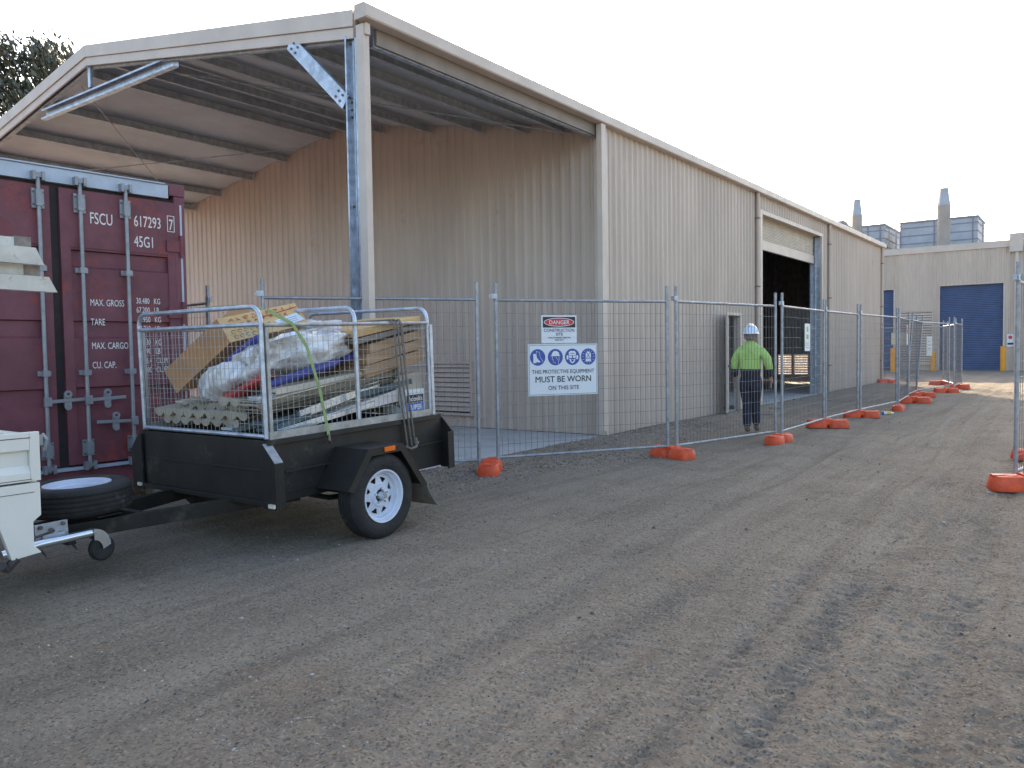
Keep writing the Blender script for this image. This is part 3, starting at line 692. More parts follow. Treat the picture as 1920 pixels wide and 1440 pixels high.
for sx in (1, -1):
    for (ya, yb) in ((YA - .03, YA - .012), (1.062, 1.08)):
        b = MB(); pol = [(sx * (X1 - .03), ya, ZA - .02), (sx * (X1 + .12), ya, ZA - .02), (sx * (X1 + .12), ya, ZB - .16), (sx * (X1 + .0), ya, ZB - .035), (sx * (X1 - .03), ya, ZB - .035)]
        b.prism(pol if sx < 0 else pol[::-1], (0, yb - ya, 0))
        pol2 = [(sx * (X1 + .105), ya, ZA - .02), (sx * (X1 + .12), ya, ZA - .02), (sx * (X1 + .12), ya, ZB - .16), (sx * (X1 + .105), ya, ZB - .16)]
        b.box(min(sx * (X1 + .105), sx * (X1 + .12)), max(sx * (X1 + .105), sx * (X1 + .12)), yb + .0005 if ya < 0 else ya - .06, yb + .06 if ya < 0 else ya - .0005, ZA - .02, ZB - .16)
        b.build('corner_flange', M['black'], tr, bevel=.002)
b = MB().prism([(X1 + .1215, YA - .032, ZB - .158), (X1 + .0015, YA - .032, ZB - .033), (X1 + .0015, YA - .032, ZB - .028), (X1 + .1215, YA - .032, ZB - .153)], (0, .07, 0)); b.build('flange_lip', M['galvd'], tr)
for sx in (1, -1):
    b = MB().box(sx * (X1 + .085) - .03, sx * (X1 + .085) + .03, YA - .052, YA - .0365, ZA - .005, ZA + .022) if sx > 0 else MB().box(-X1 - .02, -X1 + .03, YA - .052, YA - .0365, ZA + .01, ZA + .035)
    b.build('reflector', M['reflector'], tr)
# mudguards
for sx in (1, -1):
    b = MB(); xi, xo = X1 + .002, X1 + .345
    pts = [(-.38, .42), (-.17, .695), (.20, .69), (.455, .33)]
    for (a, c_) in zip(pts, pts[1:]):
        A0 = (sx * xi, a[0], a[1]); A1 = (sx * xo, a[0], a[1]); B0 = (sx * xi, c_[0], c_[1]); B1 = (sx * xo, c_[0], c_[1])
        n_ = Vector((0, -(c_[1] - a[1]), c_[0] - a[0])).normalized() * .006
        lo = [Vector(A0), Vector(A1), Vector(B1), Vector(B0)]; b.hexa([p - n_ for p in lo] + [p for p in lo])
    # outer lip
    d_ = .055
    ins = [(-.325, .40), (-.14, .64), (.17, .638), (.40, .315)]
    for i in range(3):
        a, c_, e, g_ = pts[i], pts[i + 1], ins[i + 1], ins[i]
        b.prism([(sx * xo, a[0], a[1]), (sx * xo, c_[0], c_[1]), (sx * xo, e[0], e[1]), (sx * xo, g_[0], g_[1])][::sx], (sx * .006, 0, 0))
    go_ = b.build('mudguard', M['black'], tr)
    m_ = MB().box(sx * xo + (.0065 if sx > 0 else -.018), sx * xo + (.018 if sx > 0 else -.0065), -.01, .10, .655, .69); m_.build('side_marker', M['amber'], go_, bevel=.002)
    m_ = MB(); vs = []; fs = []
    for i in range(6):
        z = .36 - .044 * i; yy = .44 + .003 * i * i + .010 * i
        vs += [(sx * (xi + .01), yy, z), (sx * (xo + .005), yy, z), (sx * (xi + .01), yy + .008, z), (sx * (xo + .005), yy + .008, z)]
    for i in range(5):
        a = 4 * i; fs += [(a, a + 1, a + 5, a + 4), (a + 2, a + 6, a + 7, a + 3), (a + 1, a + 3, a + 7, a + 5), (a, a + 4, a + 6, a + 2)]
    m_.add(vs, fs); m_.build('mudflap', M['flap'], go_)
# wheels
def tyre(mb, c, axis, R_=.322, r_=.19, w_=.185):
    h = w_ / 2
    pr = [(r_ + .0, -h * .78), (r_ + .03, -h * .96), (R_ - .045, -h), (R_ - .012, -h * .86), (R_, -h * .62)]
    for k in range(4):
        x = -h * .5 + k * h * .333; pr += [(R_, x - .006), (R_ - .008, x - .003), (R_ - .008, x + .003), (R_, x + .006)]
    pr += [(R_, h * .62), (R_ - .012, h * .86), (R_ - .045, h), (r_ + .03, h * .96), (r_ + .0, h * .78)]
    mb.lathe(pr, axis, 64, c)
def rim(mb, c, axis, sgn, R_=.192):
    A = lambda q: Vector(c) + (Vector((sgn * q[2], q[0], q[1])) if axis == 'x' else Vector((q[0], q[1], sgn * q[2])))
    def ring(r0, h0, r1, h1, n=56):
        vs = []; fs = []
        for i in range(n):
            a = 2 * pi * i / n; vs += [A((r0 * cos(a), r0 * sin(a), h0)), A((r1 * cos(a), r1 * sin(a), h1))]
        for i in range(n):
            j = (i + 1) % n; q = (2 * i, 2 * i + 1, 2 * j + 1, 2 * j); fs.append(q if sgn > 0 else q[::-1])
        mb.add(vs, fs)
    ring(R_ + .008, .086, R_ + .008, .074); ring(R_ + .008, .086, R_ - .004, .084); ring(R_ - .004, .084, R_ - .014, .055); ring(R_ - .014, .055, R_ - .022, .05); ring(R_ - .022, .05, R_ - .028, .018)
    ring(R_ - .028, .018, R_ - .040, .016)
    ro, ri = R_ - .040, .088; nsp = 8; n = 64
    # disc with 8 rounded triangular windows, face slightly domed
    def hgt(rr): return .016 + .016 * (ro - rr) / (ro - ri)
    NR = 14
    vs = []; fs = []
    for i in range(n * 3):
        a = 2 * pi * i / (n * 3)
        for j in range(NR + 1):
            rr = ro + (ri - ro) * j / NR; vs.append(A((rr * cos(a), rr * sin(a), hgt(rr))))
    for i in range(n * 3):
        for j in range(NR):
            am = 2 * pi * (i + .5) / (n * 3); rr = ro + (ri - ro) * (j + .5) / NR
            ph = (am * nsp / (2 * pi)) % 1 - .5; rel = (rr - ri) / (ro - ri)
            if .24 < rel < .80 and abs(ph) < .42 * (rel - .04): continue
            k = (i + 1) % (n * 3); q = (i * (NR + 1) + j, i * (NR + 1) + j + 1, k * (NR + 1) + j + 1, k * (NR + 1) + j); fs.append(q if sgn > 0 else q[::-1])
    mb.add(vs, fs)
    ring(ri, .032, .078, .044); ring(.078, .044, .048, .042); ring(.048, .042, .048, .01)
    ring(R_ - .03, .016, R_ - .03, -.07)
for sx in (1, -1):
    cx = sx * 1.03; wc = (cx, 0, .318)
    wh = MB(); wh.lathe([(.0, -.03), (.16, -.03), (.16, -.02), (0, -.02)], 'x', 24, (cx, 0, .318)); wo = wh.build('wheel', M['line'], tr)
    b = MB(); tyre(b, wc, 'x'); b.build('tyre', M['rubber'], wo, smooth=50)
    b = MB(); rim(b, wc, 'x', sx); b.build('rim', M['rim'], wo, smooth=30)
    b = MB(); 
    h0 = cx + (.03 if sx > 0 else -.1)
    b.tube([(cx + sx * .02, 0, .318), (cx + sx * .05, 0, .318)], .030, 16); b.tube([(cx + sx * .0505, 0, .318), (cx + sx * .095, 0, .318)], .026, 14, r1=.020)
    for k in range(5):
        a = 2 * pi * k / 5 + .3; b.tube([(cx + sx * .035, .062 * cos(a), .318 + .058 * sin(a)), (cx + sx * .058, .058 * cos(a), .318 + .058 * sin(a))], .009, 6)
    b.build('hub', M['chrome'], wo, smooth=40)
b = MB().tube([(-.95, 0, .318), (.95, 0, .318)], .022, 10); b.build('axle', M['black'], tr)
for sx in (1, -1):
    b = MB(); b.tube([(sx * .70, -.36, .36), (sx * .70, -.18, .30), (sx * .70, 0, .285), (sx * .70, .18, .30), (sx * .70, .38, .36)], .022, 6); b.build('leaf_spring', M['black'], tr)
# drawbar
DB = [(.50, -.80, .335), (.07, -2.05, .335)]
b = MB()
for sx in (1, -1): b.bar((sx * .50, -.30, .335), (sx * .06, -2.05, .335), .05, .10)
b.bar((-.26, -1.35, .345), (.26, -1.35, .345), .05, .05); b.box(-.34, .34, -1.93, -1.88, .30, .32)
b.bar((-.18, -1.58, .40), (.18, -1.58, .40), .16, .012); b.tube([(0, -1.72, .38), (0, -1.72, .50)], .03, 10)
b.build('drawbar', M['black'], tr, bevel=.003)
b = MB(); b.box(-.05, .05, -2.28, -2.02, .355, .40); b.lathe([(0, .05), (.035, .045), (.045, .0), (.04, -.03), (0, -.03)], 'z', 16, (0, -2.30, .38)); b.build('coupling', M['galvd'], tr, bevel=.003)
# spare wheel lying flat on the drawbar
spo = MB().lathe([(0, -.02), (.10, -.02), (.10, 0), (0, 0)], 'z', 20, (.06, -1.72, .54)).build('spare_wheel', M['bolt'], tr)
b = MB(); tyre(b, (.06, -1.72, .54), 'z'); b.build('tyre', M['rubber'], spo, smooth=50)
b = MB(); rim(b, (.06, -1.72, .54), 'z', 1); b.build('rim', M['rim'], spo, smooth=30)
b = MB().lathe([(0, .05), (.05, .05), (.07, .035)], 'z', 20, (.06, -1.72, .54)); b.build('hub_cap', M['rim'], spo, smooth=30)
# jockey wheel swung up level beside the drawbar
jx = .35
jo = MB().tube([(jx, -2.30, .335), (jx, -2.09, .350), (jx, -1.775, .352)], .026, 14).build('jockey_wheel', M['chrome'], tr, smooth=40)
b = MB(); b.box(jx - .07, jx - .058, -2.09, -1.90, .33, .455); b.box(jx - .057, jx - .03, -2.06, -1.93, .34, .39); b.build('clamp_plate', M['galv'], jo, bevel=.002)
b = MB()
for yy, zz in ((-2.06, .435), (-1.93, .435), (-2.0, .41), (-1.95, .38)): b.lathe([(0, 0), (.013, 0), (.013, .012), (0, .012)], 'x', 8, (jx - .058, yy, zz))
b.build('clamp_bolts', M['bolt'], jo)
b = MB(); arc = [(-1.79 + .10 * sin(a), .262 + .115 * cos(a)) for a in [k * pi / 2 / 8 for k in range(9)]]; ai = [(-1.79 + .05 * sin(a), .242 + .065 * cos(a)) for a in [k * pi / 2 / 8 for k in range(9)]]
for xs_ in (jx - .034, jx + .030): b.prism([(xs_, y, z) for y, z in arc] + [(xs_, y, z) for y, z in reversed(ai)], (.004, 0, 0))
for i in range(8): b.quad((jx - .03, *arc[i]), (jx + .034, *arc[i]), (jx + .034, *arc[i + 1]), (jx - .03, *arc[i + 1]))
b.build('fork', M['chrome'], jo)
b = MB().lathe([(.0, -.018), (.02, -.024), (.066, -.024), (.078, -.012), (.078, .012), (.066, .024), (.02, .024), (.0, .018)], 'x', 28, (jx, -1.735, .242)); b.build('castor', M['rubber'], jo, smooth=40)
b = MB().tube([(jx - .04, -2.07, .30), (jx + .03, -2.07, .27), (jx + .03, -1.89, .265), (jx - .04, -1.89, .30)], .008, 6); b.build('clamp_handle', M['bolt'], jo)
# cage
ZT = 1.622; TB = .0165
def hoop(y, x=X1 - .02, top=1.745, r=.10):
    pts = [(-x, y, ZB), (-x, y, top - r)]
    for k in range(1, 6): a = pi / 2 * k / 6; pts.append((-x + r - r * cos(a), y, top - r + r * sin(a)))
    pts += [(-x + r, y, top), (x - r, y, top)]
    for k in range(1, 6): a = pi / 2 * k / 6; pts.append((x - r + r * sin(a), y, top - r + r * cos(a)))
    pts += [(x, y, top - r), (x, y, ZB)]
    return pts
for y in (YA + .02, .10, .94):
    MB().tube(hoop(y), TB, 10).build('cage_hoop', M['galv'], tr, smooth=50)
b = MB()
for z in (ZT, ZB + .015): b.tube([(-X1 + .02, YA + .018, z), (X1 - .02, YA + .018, z)], TB, 10)
b.build('front_rail', M['galv'], tr, smooth=50)
for sx in (1, -1):
    b = MB(); b.tube([(sx * (X1 - .012), YA + .035, ZT - .005), (sx * (X1 - .012), .93, ZT - .005)], TB * .95, 10)
    b.box(sx * (X1 - .012) - .012, sx * (X1 - .012) + .012, YA + .035, .93, ZB - .01, ZB + .045); b.box(sx * (X1 - .012) - .014, sx * (X1 - .012) + .014, YA + .04, YA + .065, ZB + .046, ZT - .02)
    b.build('side_rail', M['cagewire'], tr, smooth=50)
b = MB(); b.tube([(-X1 + .02, .945, ZT), (X1 - .02, .945, ZT)], TB * .9, 8); b.box(X1 - .05, X1 + .0, .95, .985, ZB - .03, ZT - .02); b.box(-X1, -X1 + .05, .95, .985, ZB - .03, ZT - .02); b.build('rear_frame', M['galv'], tr)
def mesh_panel(parent, a, d, L, z0, z1, px=.05, pz=.078, r=.0014, name='wire_mesh', m=None, r2=None):
    b = MB(); a = Vector(a); d = Vector(d).normalized(); n = Vector((d.y, -d.x, 0))
    k = px
    while k < L:
        p = a + d * k; b.bar((p.x, p.y, z0), (p.x, p.y, z1), r * 2, r * 2); k += px
    k = z0 + pz
    while k < z1 - .01:
        p = a + n * r * 2; q = p + d * L; b.bar((p.x, p.y, k), (q.x, q.y, k), r * 2, (r2 or r) * 2); k += pz
    return b.build(name, m or M['cagewire'], parent)
mesh_panel(tr, (-X1 + .03, YA + .015, 0), (1, 0, 0), 1.52, ZB + .02, ZT - .005)
mesh_panel(tr, (X1 - .012, YA + .06, 0), (0, 1, 0), 1.68, ZB + .04, ZT - .01)
mesh_panel(tr, (-X1 + .012, YA + .06, 0), (0, 1, 0), 1.68, ZB + .04, ZT - .01)
mesh_panel(tr, (-X1 + .03, .945, 0), (1, 0, 0), 1.52, ZB + .02, ZT - .005)

# ---- load (each a thing of its own, given in trailer coordinates)
def TV(mb): mb.v = [tuple(TM @ Vector(p)) for p in mb.v]; return mb
def load(mb, name, m, label, cat, group=None, smooth=False, bevel=0):
    return tag(TV(mb).build(name, m, None, smooth, bevel), label, cat, group)
A_, B_, C_, D_, E_, F_ = [Vector(p) for p in ((-.158, -.477, 1.69), (-.002, -.477, 1.503), (-.54, -.62, 1.109), (-.70, -.62, 1.288), (.044, .125, 1.812), (.209, .125, 1.635))]
b = MB(); b.use(M['card2']).quad(A_, D_, C_, B_); b.use(M['card']).quad(A_, B_, F_, E_)
G_ = C_ + (F_ - B_); H_ = D_ + (E_ - A_); b.use(M['card2']); b.quad(D_, H_, G_, C_); b.quad(E_, F_, G_, H_); b.quad(A_, E_, H_, D_); b.quad(B_, C_, G_, F_)
# writing on the pale face
rt = (F_ - B_).normalized(); nn = (B_ - A_).cross(rt).normalized(); upv = (A_ - B_); upv = (upv - rt * upv.dot(rt)).normalized()
nface = rt.cross(upv)
if nface.dot(Vector((5.4, -4.16, 1.4)) - B_) < 0: nface = -nface
rr_ = random.Random(5)
bx = TV(b).build('cardboard_box', None); tag(bx, 'long open cardboard carton with red marker scrawl, tilted at the front of the trailer load', 'box')
def child_of(mb, name, m, par):
    mb.v = [tuple((TM @ Vector(p)) - par.location) for p in mb.v]; return mb.build(name, m, par)
def face_pt(u_, v_, off=.003): return B_ + (F_ - B_) * u_ + (A_ - B_) * v_ + nface * off
q = MB()
for (v_, n_) in ((.80, 9), (.60, 8)):
    u_ = .10
    for k in range(n_):
        pts = [face_pt(u_ + rr_.uniform(0, .07), v_ + rr_.uniform(-.09, .09)) for _ in range(6)]
        q.tube(pts, .0022, 4); u_ += .095
q.tube([face_pt(.45, .66, .004), face_pt(.98, .78, .004)], .003, 4)
child_of(q, 'marker_writing', M['marker'], bx)
q = MB()
for (v_, u0, n_) in ((.35, .10, 7), (.14, .10, 6)):
    u_ = u0
    for k in range(n_):
        c_ = (u_, v_); q.tube([face_pt(c_[0] + .028 * cos(a), c_[1] + .07 * sin(a)) for a in [rr_.uniform(0, 1) + 2 * pi * j / 7 for j in range(6)]], .0018, 4); u_ += .075
child_of(q, 'pen_writing', M['ink'], bx)
q = MB().quad(face_pt(.66, .12, .005), face_pt(.98, .20, .005), face_pt(.93, .55, .005), face_pt(.62, .42, .005)); child_of(q, 'address_label', M['signwhite'], bx)
q = MB()
for k in range(3): q.tube([face_pt(.68, .20 + .08 * k, .007), face_pt(.90, .25 + .08 * k, .007)], .0012, 4)
child_of(q, 'label_writing', M['signblue'], bx)
q = MB(); P_ = A_ + (E_ - A_) * .05; q.hexa([P_, P_ + (E_ - A_) * .35, P_ + (E_ - A_) * .33 + Vector((-.02, .05, .075)), P_ + (E_ - A_) * .08 + Vector((-.02, .05, .06)),
    P_ + Vector((0, .006, .0)), P_ + (E_ - A_) * .35 + Vector((0, .006, 0)), P_ + (E_ - A_) * .33 + Vector((-.02, .056, .075)), P_ + (E_ - A_) * .08 + Vector((-.02, .056, .06))])
child_of(q, 'box_flap', M['card2'], bx)
# carton sides beneath (body fills down)
# plastic sacks: noisy blobs
def blob(c_, rx, ry, rz, rot, seed, amp=.22, n=(40, 24)):
    b = MB(); Rm = Euler(rot).to_matrix(); vs = []; fs = []
    for j in range(n[1] + 1):
        ph = pi * j / n[1] - pi / 2
        for i in range(n[0]):
            a = 2 * pi * i / n[0]; d = Vector((cos(ph) * cos(a), cos(ph) * sin(a), sin(ph)))
            # superellipsoid-ish pillow with creases
            k = 1 / (abs(d.x) ** 3 + abs(d.y) ** 3 + abs(d.z) ** 3) ** (1 / 3)
            k *= 1 + amp * noise.noise(d * 1.8 + Vector((seed, 0, 0))) + amp * .35 * noise.noise(Vector((d.x * 9, d.y * 3, d.z * 9 + seed)))
            vs.append(Vector(c_) + Rm @ Vector((d.x * rx * k, d.y * ry * k, d.z * rz * k)))
    for j in range(n[1]):
        for i in range(n[0]): fs.append((j * n[0] + i, j * n[0] + (i + 1) % n[0], (j + 1) * n[0] + (i + 1) % n[0], (j + 1) * n[0] + i))
    return b.add(vs, fs)
s1 = blob((.33, -.12, 1.37), .34, .44, .145, (.05, -.36, .1), 3.3, .34)
sack = load(s1, 'plastic_sack', M['plastic'], 'big crumpled clear plastic sack with blue print lying on top of the trailer load', 'plastic bag', None, 70)
s1 = blob((.02, -.52, 1.20), .26, .17, .13, (-.1, -.35, .0), 8.1)
load(s1, 'plastic_sack', M['plastic'], 'smaller twisted clear plastic bag at the cage front below the carton', 'plastic bag', None, 70)
s1 = blob((.10, -.42, 1.435), .25, .10, .03, (0.2, -.52, .1), 1.1, .15)
load(s1, 'printed_wrapper', M['bagblue'], 'dark blue printed wrapper between the carton and the clear sack', 'wrapper', None, 70)
s1 = blob((.30, -.60, 1.14), .34, .07, .035, (0, -.36, 0), 5.1, .15)
load(s1, 'red_wrapper', M['bagred'], 'rolled red wrapper below the clear sacks at the cage front', 'wrapper', None, 70)
b = MB().tube([(.62, -.62, 1.19), (.66, -.30, 1.265), (.66, -.05, 1.31), (.62, .02, 1.325)], .032, 8); load(b, 'blue_roll', M['bagblue'], 'blue plastic roll lying slanted behind the cage side mesh', 'roll', None, 60)
b = MB().tube([(.58, .10, 1.33), (.56, .32, 1.37)], .03, 8); b.use(M['bagred']).tube([(.585, .07, 1.325), (.58, .10, 1.33)], .034, 8)
bb = MB(); bb.tube([(.58, .12, 1.335), (.56, .34, 1.37)], .03, 8); load(bb, 'blue_roll', M['bagblue'], 'short blue roll with a red end in the middle of the load', 'roll', None, 60)
# crushed white sheet top right
b = blob((.18, .25, 1.60), .22, .16, .05, (.1, .1, 0), 12, .5); load(b, 'foam_sheet', M['paper'], 'crumpled white foam sheet on top of the load behind the middle hoop', 'foam sheet', None, 60)
# corrugated offcuts: wavy sheets stacked, ends facing front
def scallop(x0, x1, y0, y1, z0, dz, amp, seed):
    b = MB(); n_ = 72; vs = []; fs = []
    for i in range(n_ + 1):
        x = x0 + (x1 - x0) * i / n_; t_ = ((x * 7.4 + seed) % 1); h = -amp * sin(pi * t_) ** .55
        e = .010 * sin(floor_(x * 7.4 + seed) * 2.3 + seed * 5)
        for (yy, zz) in ((y0 + e, z0), (y1, z0 + dz)):
            vs += [(x, yy, zz + h), (x, yy, zz + .010 + .006 * sin(x * 9 + seed))]
    for i in range(n_):
        a = 4 * i; c_ = a + 4
        fs += [(a, c_, c_ + 2, a + 2), (a + 1, a + 3, c_ + 3, c_ + 1), (a, a + 1, c_ + 1, c_), (a + 2, c_ + 2, c_ + 3, a + 3)]
    return b.add(vs, fs)
floor_ = math.floor
for k, (x0, x1, z, y0, mm, lab) in enumerate(((-.66, .35, .925, -.68, 'strip2', 'lowest row of the folded channel offcuts at the cage front'), (-.73, .50, .985, -.71, 'strip2', 'second row of the folded channel offcuts, reaching nearest the cage corner'),
        (-.30, .72, 1.035, -.66, 'strip', 'third row of folded channel offcuts, to the right of the heap'), (.12, .74, 1.085, -.69, 'strip2', 'topmost folded channel offcuts under the red wrapper'))):
    load(scallop(x0, x1, y0, .60, z, .10 + .02 * k, .052, k * .37), 'roofing_offcut', M[mm], lab, 'roofing sheet', 'roofing offcuts in the trailer')
# long strips slanted up to the rear along the right side
strips = [ (-.45, -.66, 1.045, .4, 1.17, .10, .012, 'plank', 'pale narrow strip lying across the channel offcuts'), (-.12, -.69, 1.065, .3, 1.17, .14, .014, 'strip', 'olive strip lying across the channel offcuts beside the pale one'),
  # (x, ya, za, yb, zb, width, thick, mat, label)
 (.52, -.72, 1.075, .50, 1.205, .26, .010, 'strip', 'olive metal strip just under the cream board'),
 (.60, -.74, 1.10, .30, 1.195, .10, .030, 'silver', 'pale blue folded flashing along the mesh under the blue roll'),
 (.60, -.60, 1.15, .28, 1.225, .16, .028, 'plank', 'cream board end slanting under the sacks'),
 (.55, -.74, 1.055, .70, 1.165, .22, .014, 'strip2', 'grey brown strip below the pale flashing'),
 (.50, -.72, 1.02, .60, 1.13, .30, .010, 'strip', 'olive strip in the middle of the pile'),
 (.66, -.40, .965, .42, 1.135, .055, .045, 'silver', 'bright silver folded flashing crossing the middle of the side mesh'),
 (.66, .16, 1.06, .80, 1.13, .07, .030, 'tealstrip', 'slate blue flashing behind the ropes'),
 (.58, -.70, .925, -.05, .99, .13, .020, 'tealstrip', 'slate blue strip low at the front corner'),
 (.64, -.72, .875, -.30, .955, .10, .02, 'tealstrip', 'slate blue strip lowest in the front corner'),
 (.45, -.55, .93, .70, 1.06, .30, .03, 'strip', 'dull olive sheet under the silver flashing'),
 (.68, -.62, .858, .35, .985, .04, .030, 'silver', 'thin white strip rising from the bottom front corner'),
 (.30, -.76, .875, .45, .955, .13, .018, 'silver', 'bright flashing low behind the front mesh')]
for (x, ya, za, yb, zb, wd, th_, mm, lab) in strips:
    b = MB().bar((x, ya, za), (x, yb, zb), wd, th_); b.bar((x + wd / 2, ya, za - th_ / 2), (x + wd / 2 + .004, yb, zb - th_ / 2), .004, .035)
    load(b, 'metal_strip', M[mm], lab, 'offcut', 'strips in the trailer load', bevel=.002)
b = MB().hexa([Vector(p) for p in ((.30, -.50, .86), (.70, -.40, .87), (.70, .62, .965), (.30, .55, .95), (.30, -.50, .875), (.70, -.40, .885), (.70, .62, 1.065), (.30, .55, 1.05))]); load(b, 'white_board', M['paper'], 'off-white board wedge low in the load beside the printed carton', 'board', None, bevel=.004)
# bundle of boards back right
zc = 1.18; k = 0
for th_, mm, x0_, ya, lab in ((.10, 'wood', .22, .24, 'lowest thick timber pack in the bundle'), (.085, 'wood', .20, .26, 'second timber pack in the bundle'), (.075, 'wood', .20, .30, 'third timber pack in the bundle'), (.045, 'grey_wood', .16, .18, 'grey weathered board near the bundle top'), (.06, 'card', .05, .16, 'brown board on top of the timber bundle')):
    b = MB().hexa([Vector(p) for p in ((x0_, ya, zc), (.72, ya, zc), (.72, .91, zc + .115), (x0_, .91, zc + .115), (x0_, ya, zc + th_), (.72, ya, zc + th_), (.72, .91, zc + .115 + th_ * .9), (x0_, .91, zc + .115 + th_ * .9))]); zc += th_ + .006; k += 1
    load(b, 'timber_pack', M[mm], lab, 'timber', 'timber bundle at the trailer rear', bevel=.004)
b = MB().hexa([Vector(p) for p in ((.1, .70, .85), (.7, .66, .85), (.7, .92, .85), (.1, .92, .85), (.1, .62, 1.17), (.66, .60, 1.17), (.70, .92, 1.20), (.1, .92, 1.20))]); load(b, 'grey_bundle', M['strip2'], 'grey offcut pile behind the printed white carton', 'offcut')
# printed white carton
b = MB().box(.50, .745, .65, .90, .855, 1.055); wc_ = TV(b).build('white_carton', M['signwhite'], bevel=.004); tag(wc_, 'small white carton with blue and black printed label at the trailer rear corner', 'carton')
q = MB().box(.7455, .747, .675, .885, .94, 1.01); child_of(q, 'black_label', M['ink'], wc_)
q = MB().box(.7455, .747, .675, .885, .87, .9395); child_of(q, 'blue_label', M['labelblue'], wc_)
q = MB(); put_text(q, 'Adoelix', (.7485, .78, .957), (0, 1, 0), (0, 0, 1), .058, 'CENTER', 1, .0012); child_of(q, 'lettering', M['white'], wc_)
q = MB(); put_text(q, 'SUPER', (.7485, .78, .882), (0, 1, 0), (0, 0, 1), .06, 'CENTER', 1, .0015); child_of(q, 'lettering', M['white'], wc_)
# strap and ropes
def ribbon(pts, w_, off=.003):
    b = MB(); P = [Vector(p) for p in pts]
    for a, c_ in zip(P, P[1:]): b.bar(a, c_, .004, w_, up=(0, 1, .2))
    return b
b = MB(); sp_ = [(.0, -.74, 1.77), (.50, -.76, 1.765), (.78, -.72, 1.72), (.815, -.54, 1.625), (.818, -.42, 1.46), (.82, -.32, 1.14), (.825, -.26, .80)]
P = [Vector(p) for p in sp_]
for a, c_ in zip(P, P[1:]):
    d = (c_ - a).normalized(); s_ = d.cross(Vector((1, 0, 0)) if abs(d.x) < .9 else Vector((0, 0, 1))).normalized() * .0125; nrm_ = d.cross(s_).normalized() * .002
    b.hexa([a - s_ - nrm_, a + s_ - nrm_, c_ + s_ - nrm_, c_ - s_ - nrm_, a - s_ + nrm_, a + s_ + nrm_, c_ + s_ + nrm_, c_ - s_ + nrm_])
so_ = load(b, 'tie_strap', M['strap'], 'faded lime tie-down strap over the front of the load', 'strap')
q = MB(); q.tube([(.835, -.26, .80), (.84, -.27, .76), (.825, -.25, .735), (.81, -.24, .76)], .008, 6); child_of(q, 'strap_hook', M['bolt'], so_)
b = MB()
for dx, y0_, y1_ in ((0, .47, .58), (.012, .50, .62), (.02, .53, .655), (.006, .56, .66)):
    b.tube([(.74, y0_ + .02, 1.63), (.80 + dx, y0_, 1.645), (.822 + dx, y0_ + .01, 1.60), (.823 + dx, (y0_ + y1_) / 2 - .01, 1.10), (.825 + dx, y1_, .60), (.81, y1_ + .01, .575)], .0075, 7)
b.tube([(.83, .55, .60), (.845, .60, .575), (.85, .66, .585), (.835, .70, .62)], .010, 7); b.tube([(.83, .64, .58), (.85, .67, .60), (.84, .67, .66)], .010, 7)
b.tube([(.80, .50, 1.645), (.3, .52, 1.64), (-.78, .55, 1.63)], .0075, 7)
load(b, 'tie_rope', M['rope'], 'grey rope looped down the trailer side behind the wheel', 'rope', None, 60)

# ------------------------------------------------------------------ truck tray (bottom left)
ut = empty('flatbed_truck', (-5.4, 0.2, 0), (0, 0, 0), 'white truck tray with pressed side panels and overhead ladder rack, at the left edge', 'truck')
UO = Vector((-5.4, .2, 0))
def UP(mb, name, m=None, parent=None, smooth=False, bevel=0): mb.v = [(p[0] - UO.x, p[1] - UO.y, p[2]) for p in mb.v]; return mb.build(name, m, parent or ut, smooth, bevel)
ye = 1.875
b = MB(); b.box(-6.3, -4.54, -1.2, 1.84, .66, .70); b.box(-6.3, -6.26, -1.2, 1.84, .70, 1.0); b.box(-6.26, -4.54, -1.2, -1.16, .70, 1.0); b.box(-6.24, -4.56, -1.15, 1.80, .93, .985); UP(b, 'tray', M['ute'], bevel=.004)
b = MB(); # side drop panel with recess
b.box(-4.54, -4.50, 1.825, ye, .745, 1.005); b.box(-4.54, -4.50, -1.2, 1.8245, .91, 1.005); b.box(-4.54, -4.50, -1.2, 1.8245, .745, .79); b.box(-4.54, -4.522, -1.2, 1.8245, .7905, .9095)
b.add([(-4.5215, -1.2, .83), (-4.5215, 1.8245, .83), (-4.5005, 1.8245, .79), (-4.5005, -1.2, .79)], [(0, 1, 2, 3)])
sp2 = UP(b, 'side_panel', M['ute'], bevel=.003)
b = MB(); b.box(-4.4995, -4.498, -1.2, 1.83, .974, .978); b.box(-4.4995, -4.498, -1.2, 1.83, .755, .758); UP(b, 'panel_crease', M['line'], parent=sp2)
b = MB(); b.prism([(-4.54, -1.2, .735), (-4.54, ye - .005, .735), (-4.54, ye - .005, .56), (-4.54, ye - .045, .53), (-4.54, ye - .045, .40), (-4.54, ye - .01, .36), (-4.54, 1.72, .345), (-4.54, 1.66, .55), (-4.54, -1.2, .55)][::-1], (.038, 0, 0)); lo_ = UP(b, 'rear_skirt', M['ute'], bevel=.003)
b = MB(); b.box(-4.5015, -4.5, -1.2, 1.84, .685, .688); UP(b, 'panel_crease', M['line'], parent=lo_)
b = MB(); b.box(-6.26, -4.541, ye - .04, ye - .005, .56, .99); UP(b, 'tailgate', M['ute'], bevel=.004)
b = MB(); b.box(-4.53, -4.505, ye + .0005, ye + .02, .93, .985); b.tube([(-4.515, ye + .02, .99), (-4.50, ye + .035, .96), (-4.505, ye + .03, .92), (-4.515, ye + .028, .90)], .009, 6); UP(b, 'tailgate_latch', M['bar'])
b = MB(); b.lathe([(.19, -.1), (.31, -.11), (.34, -.07), (.34, .07), (.31, .11), (.19, .1)], 'x', 48, (-4.66, 1.02, .345)); wo = UP(b, 'wheel', M['rubber'], smooth=50)
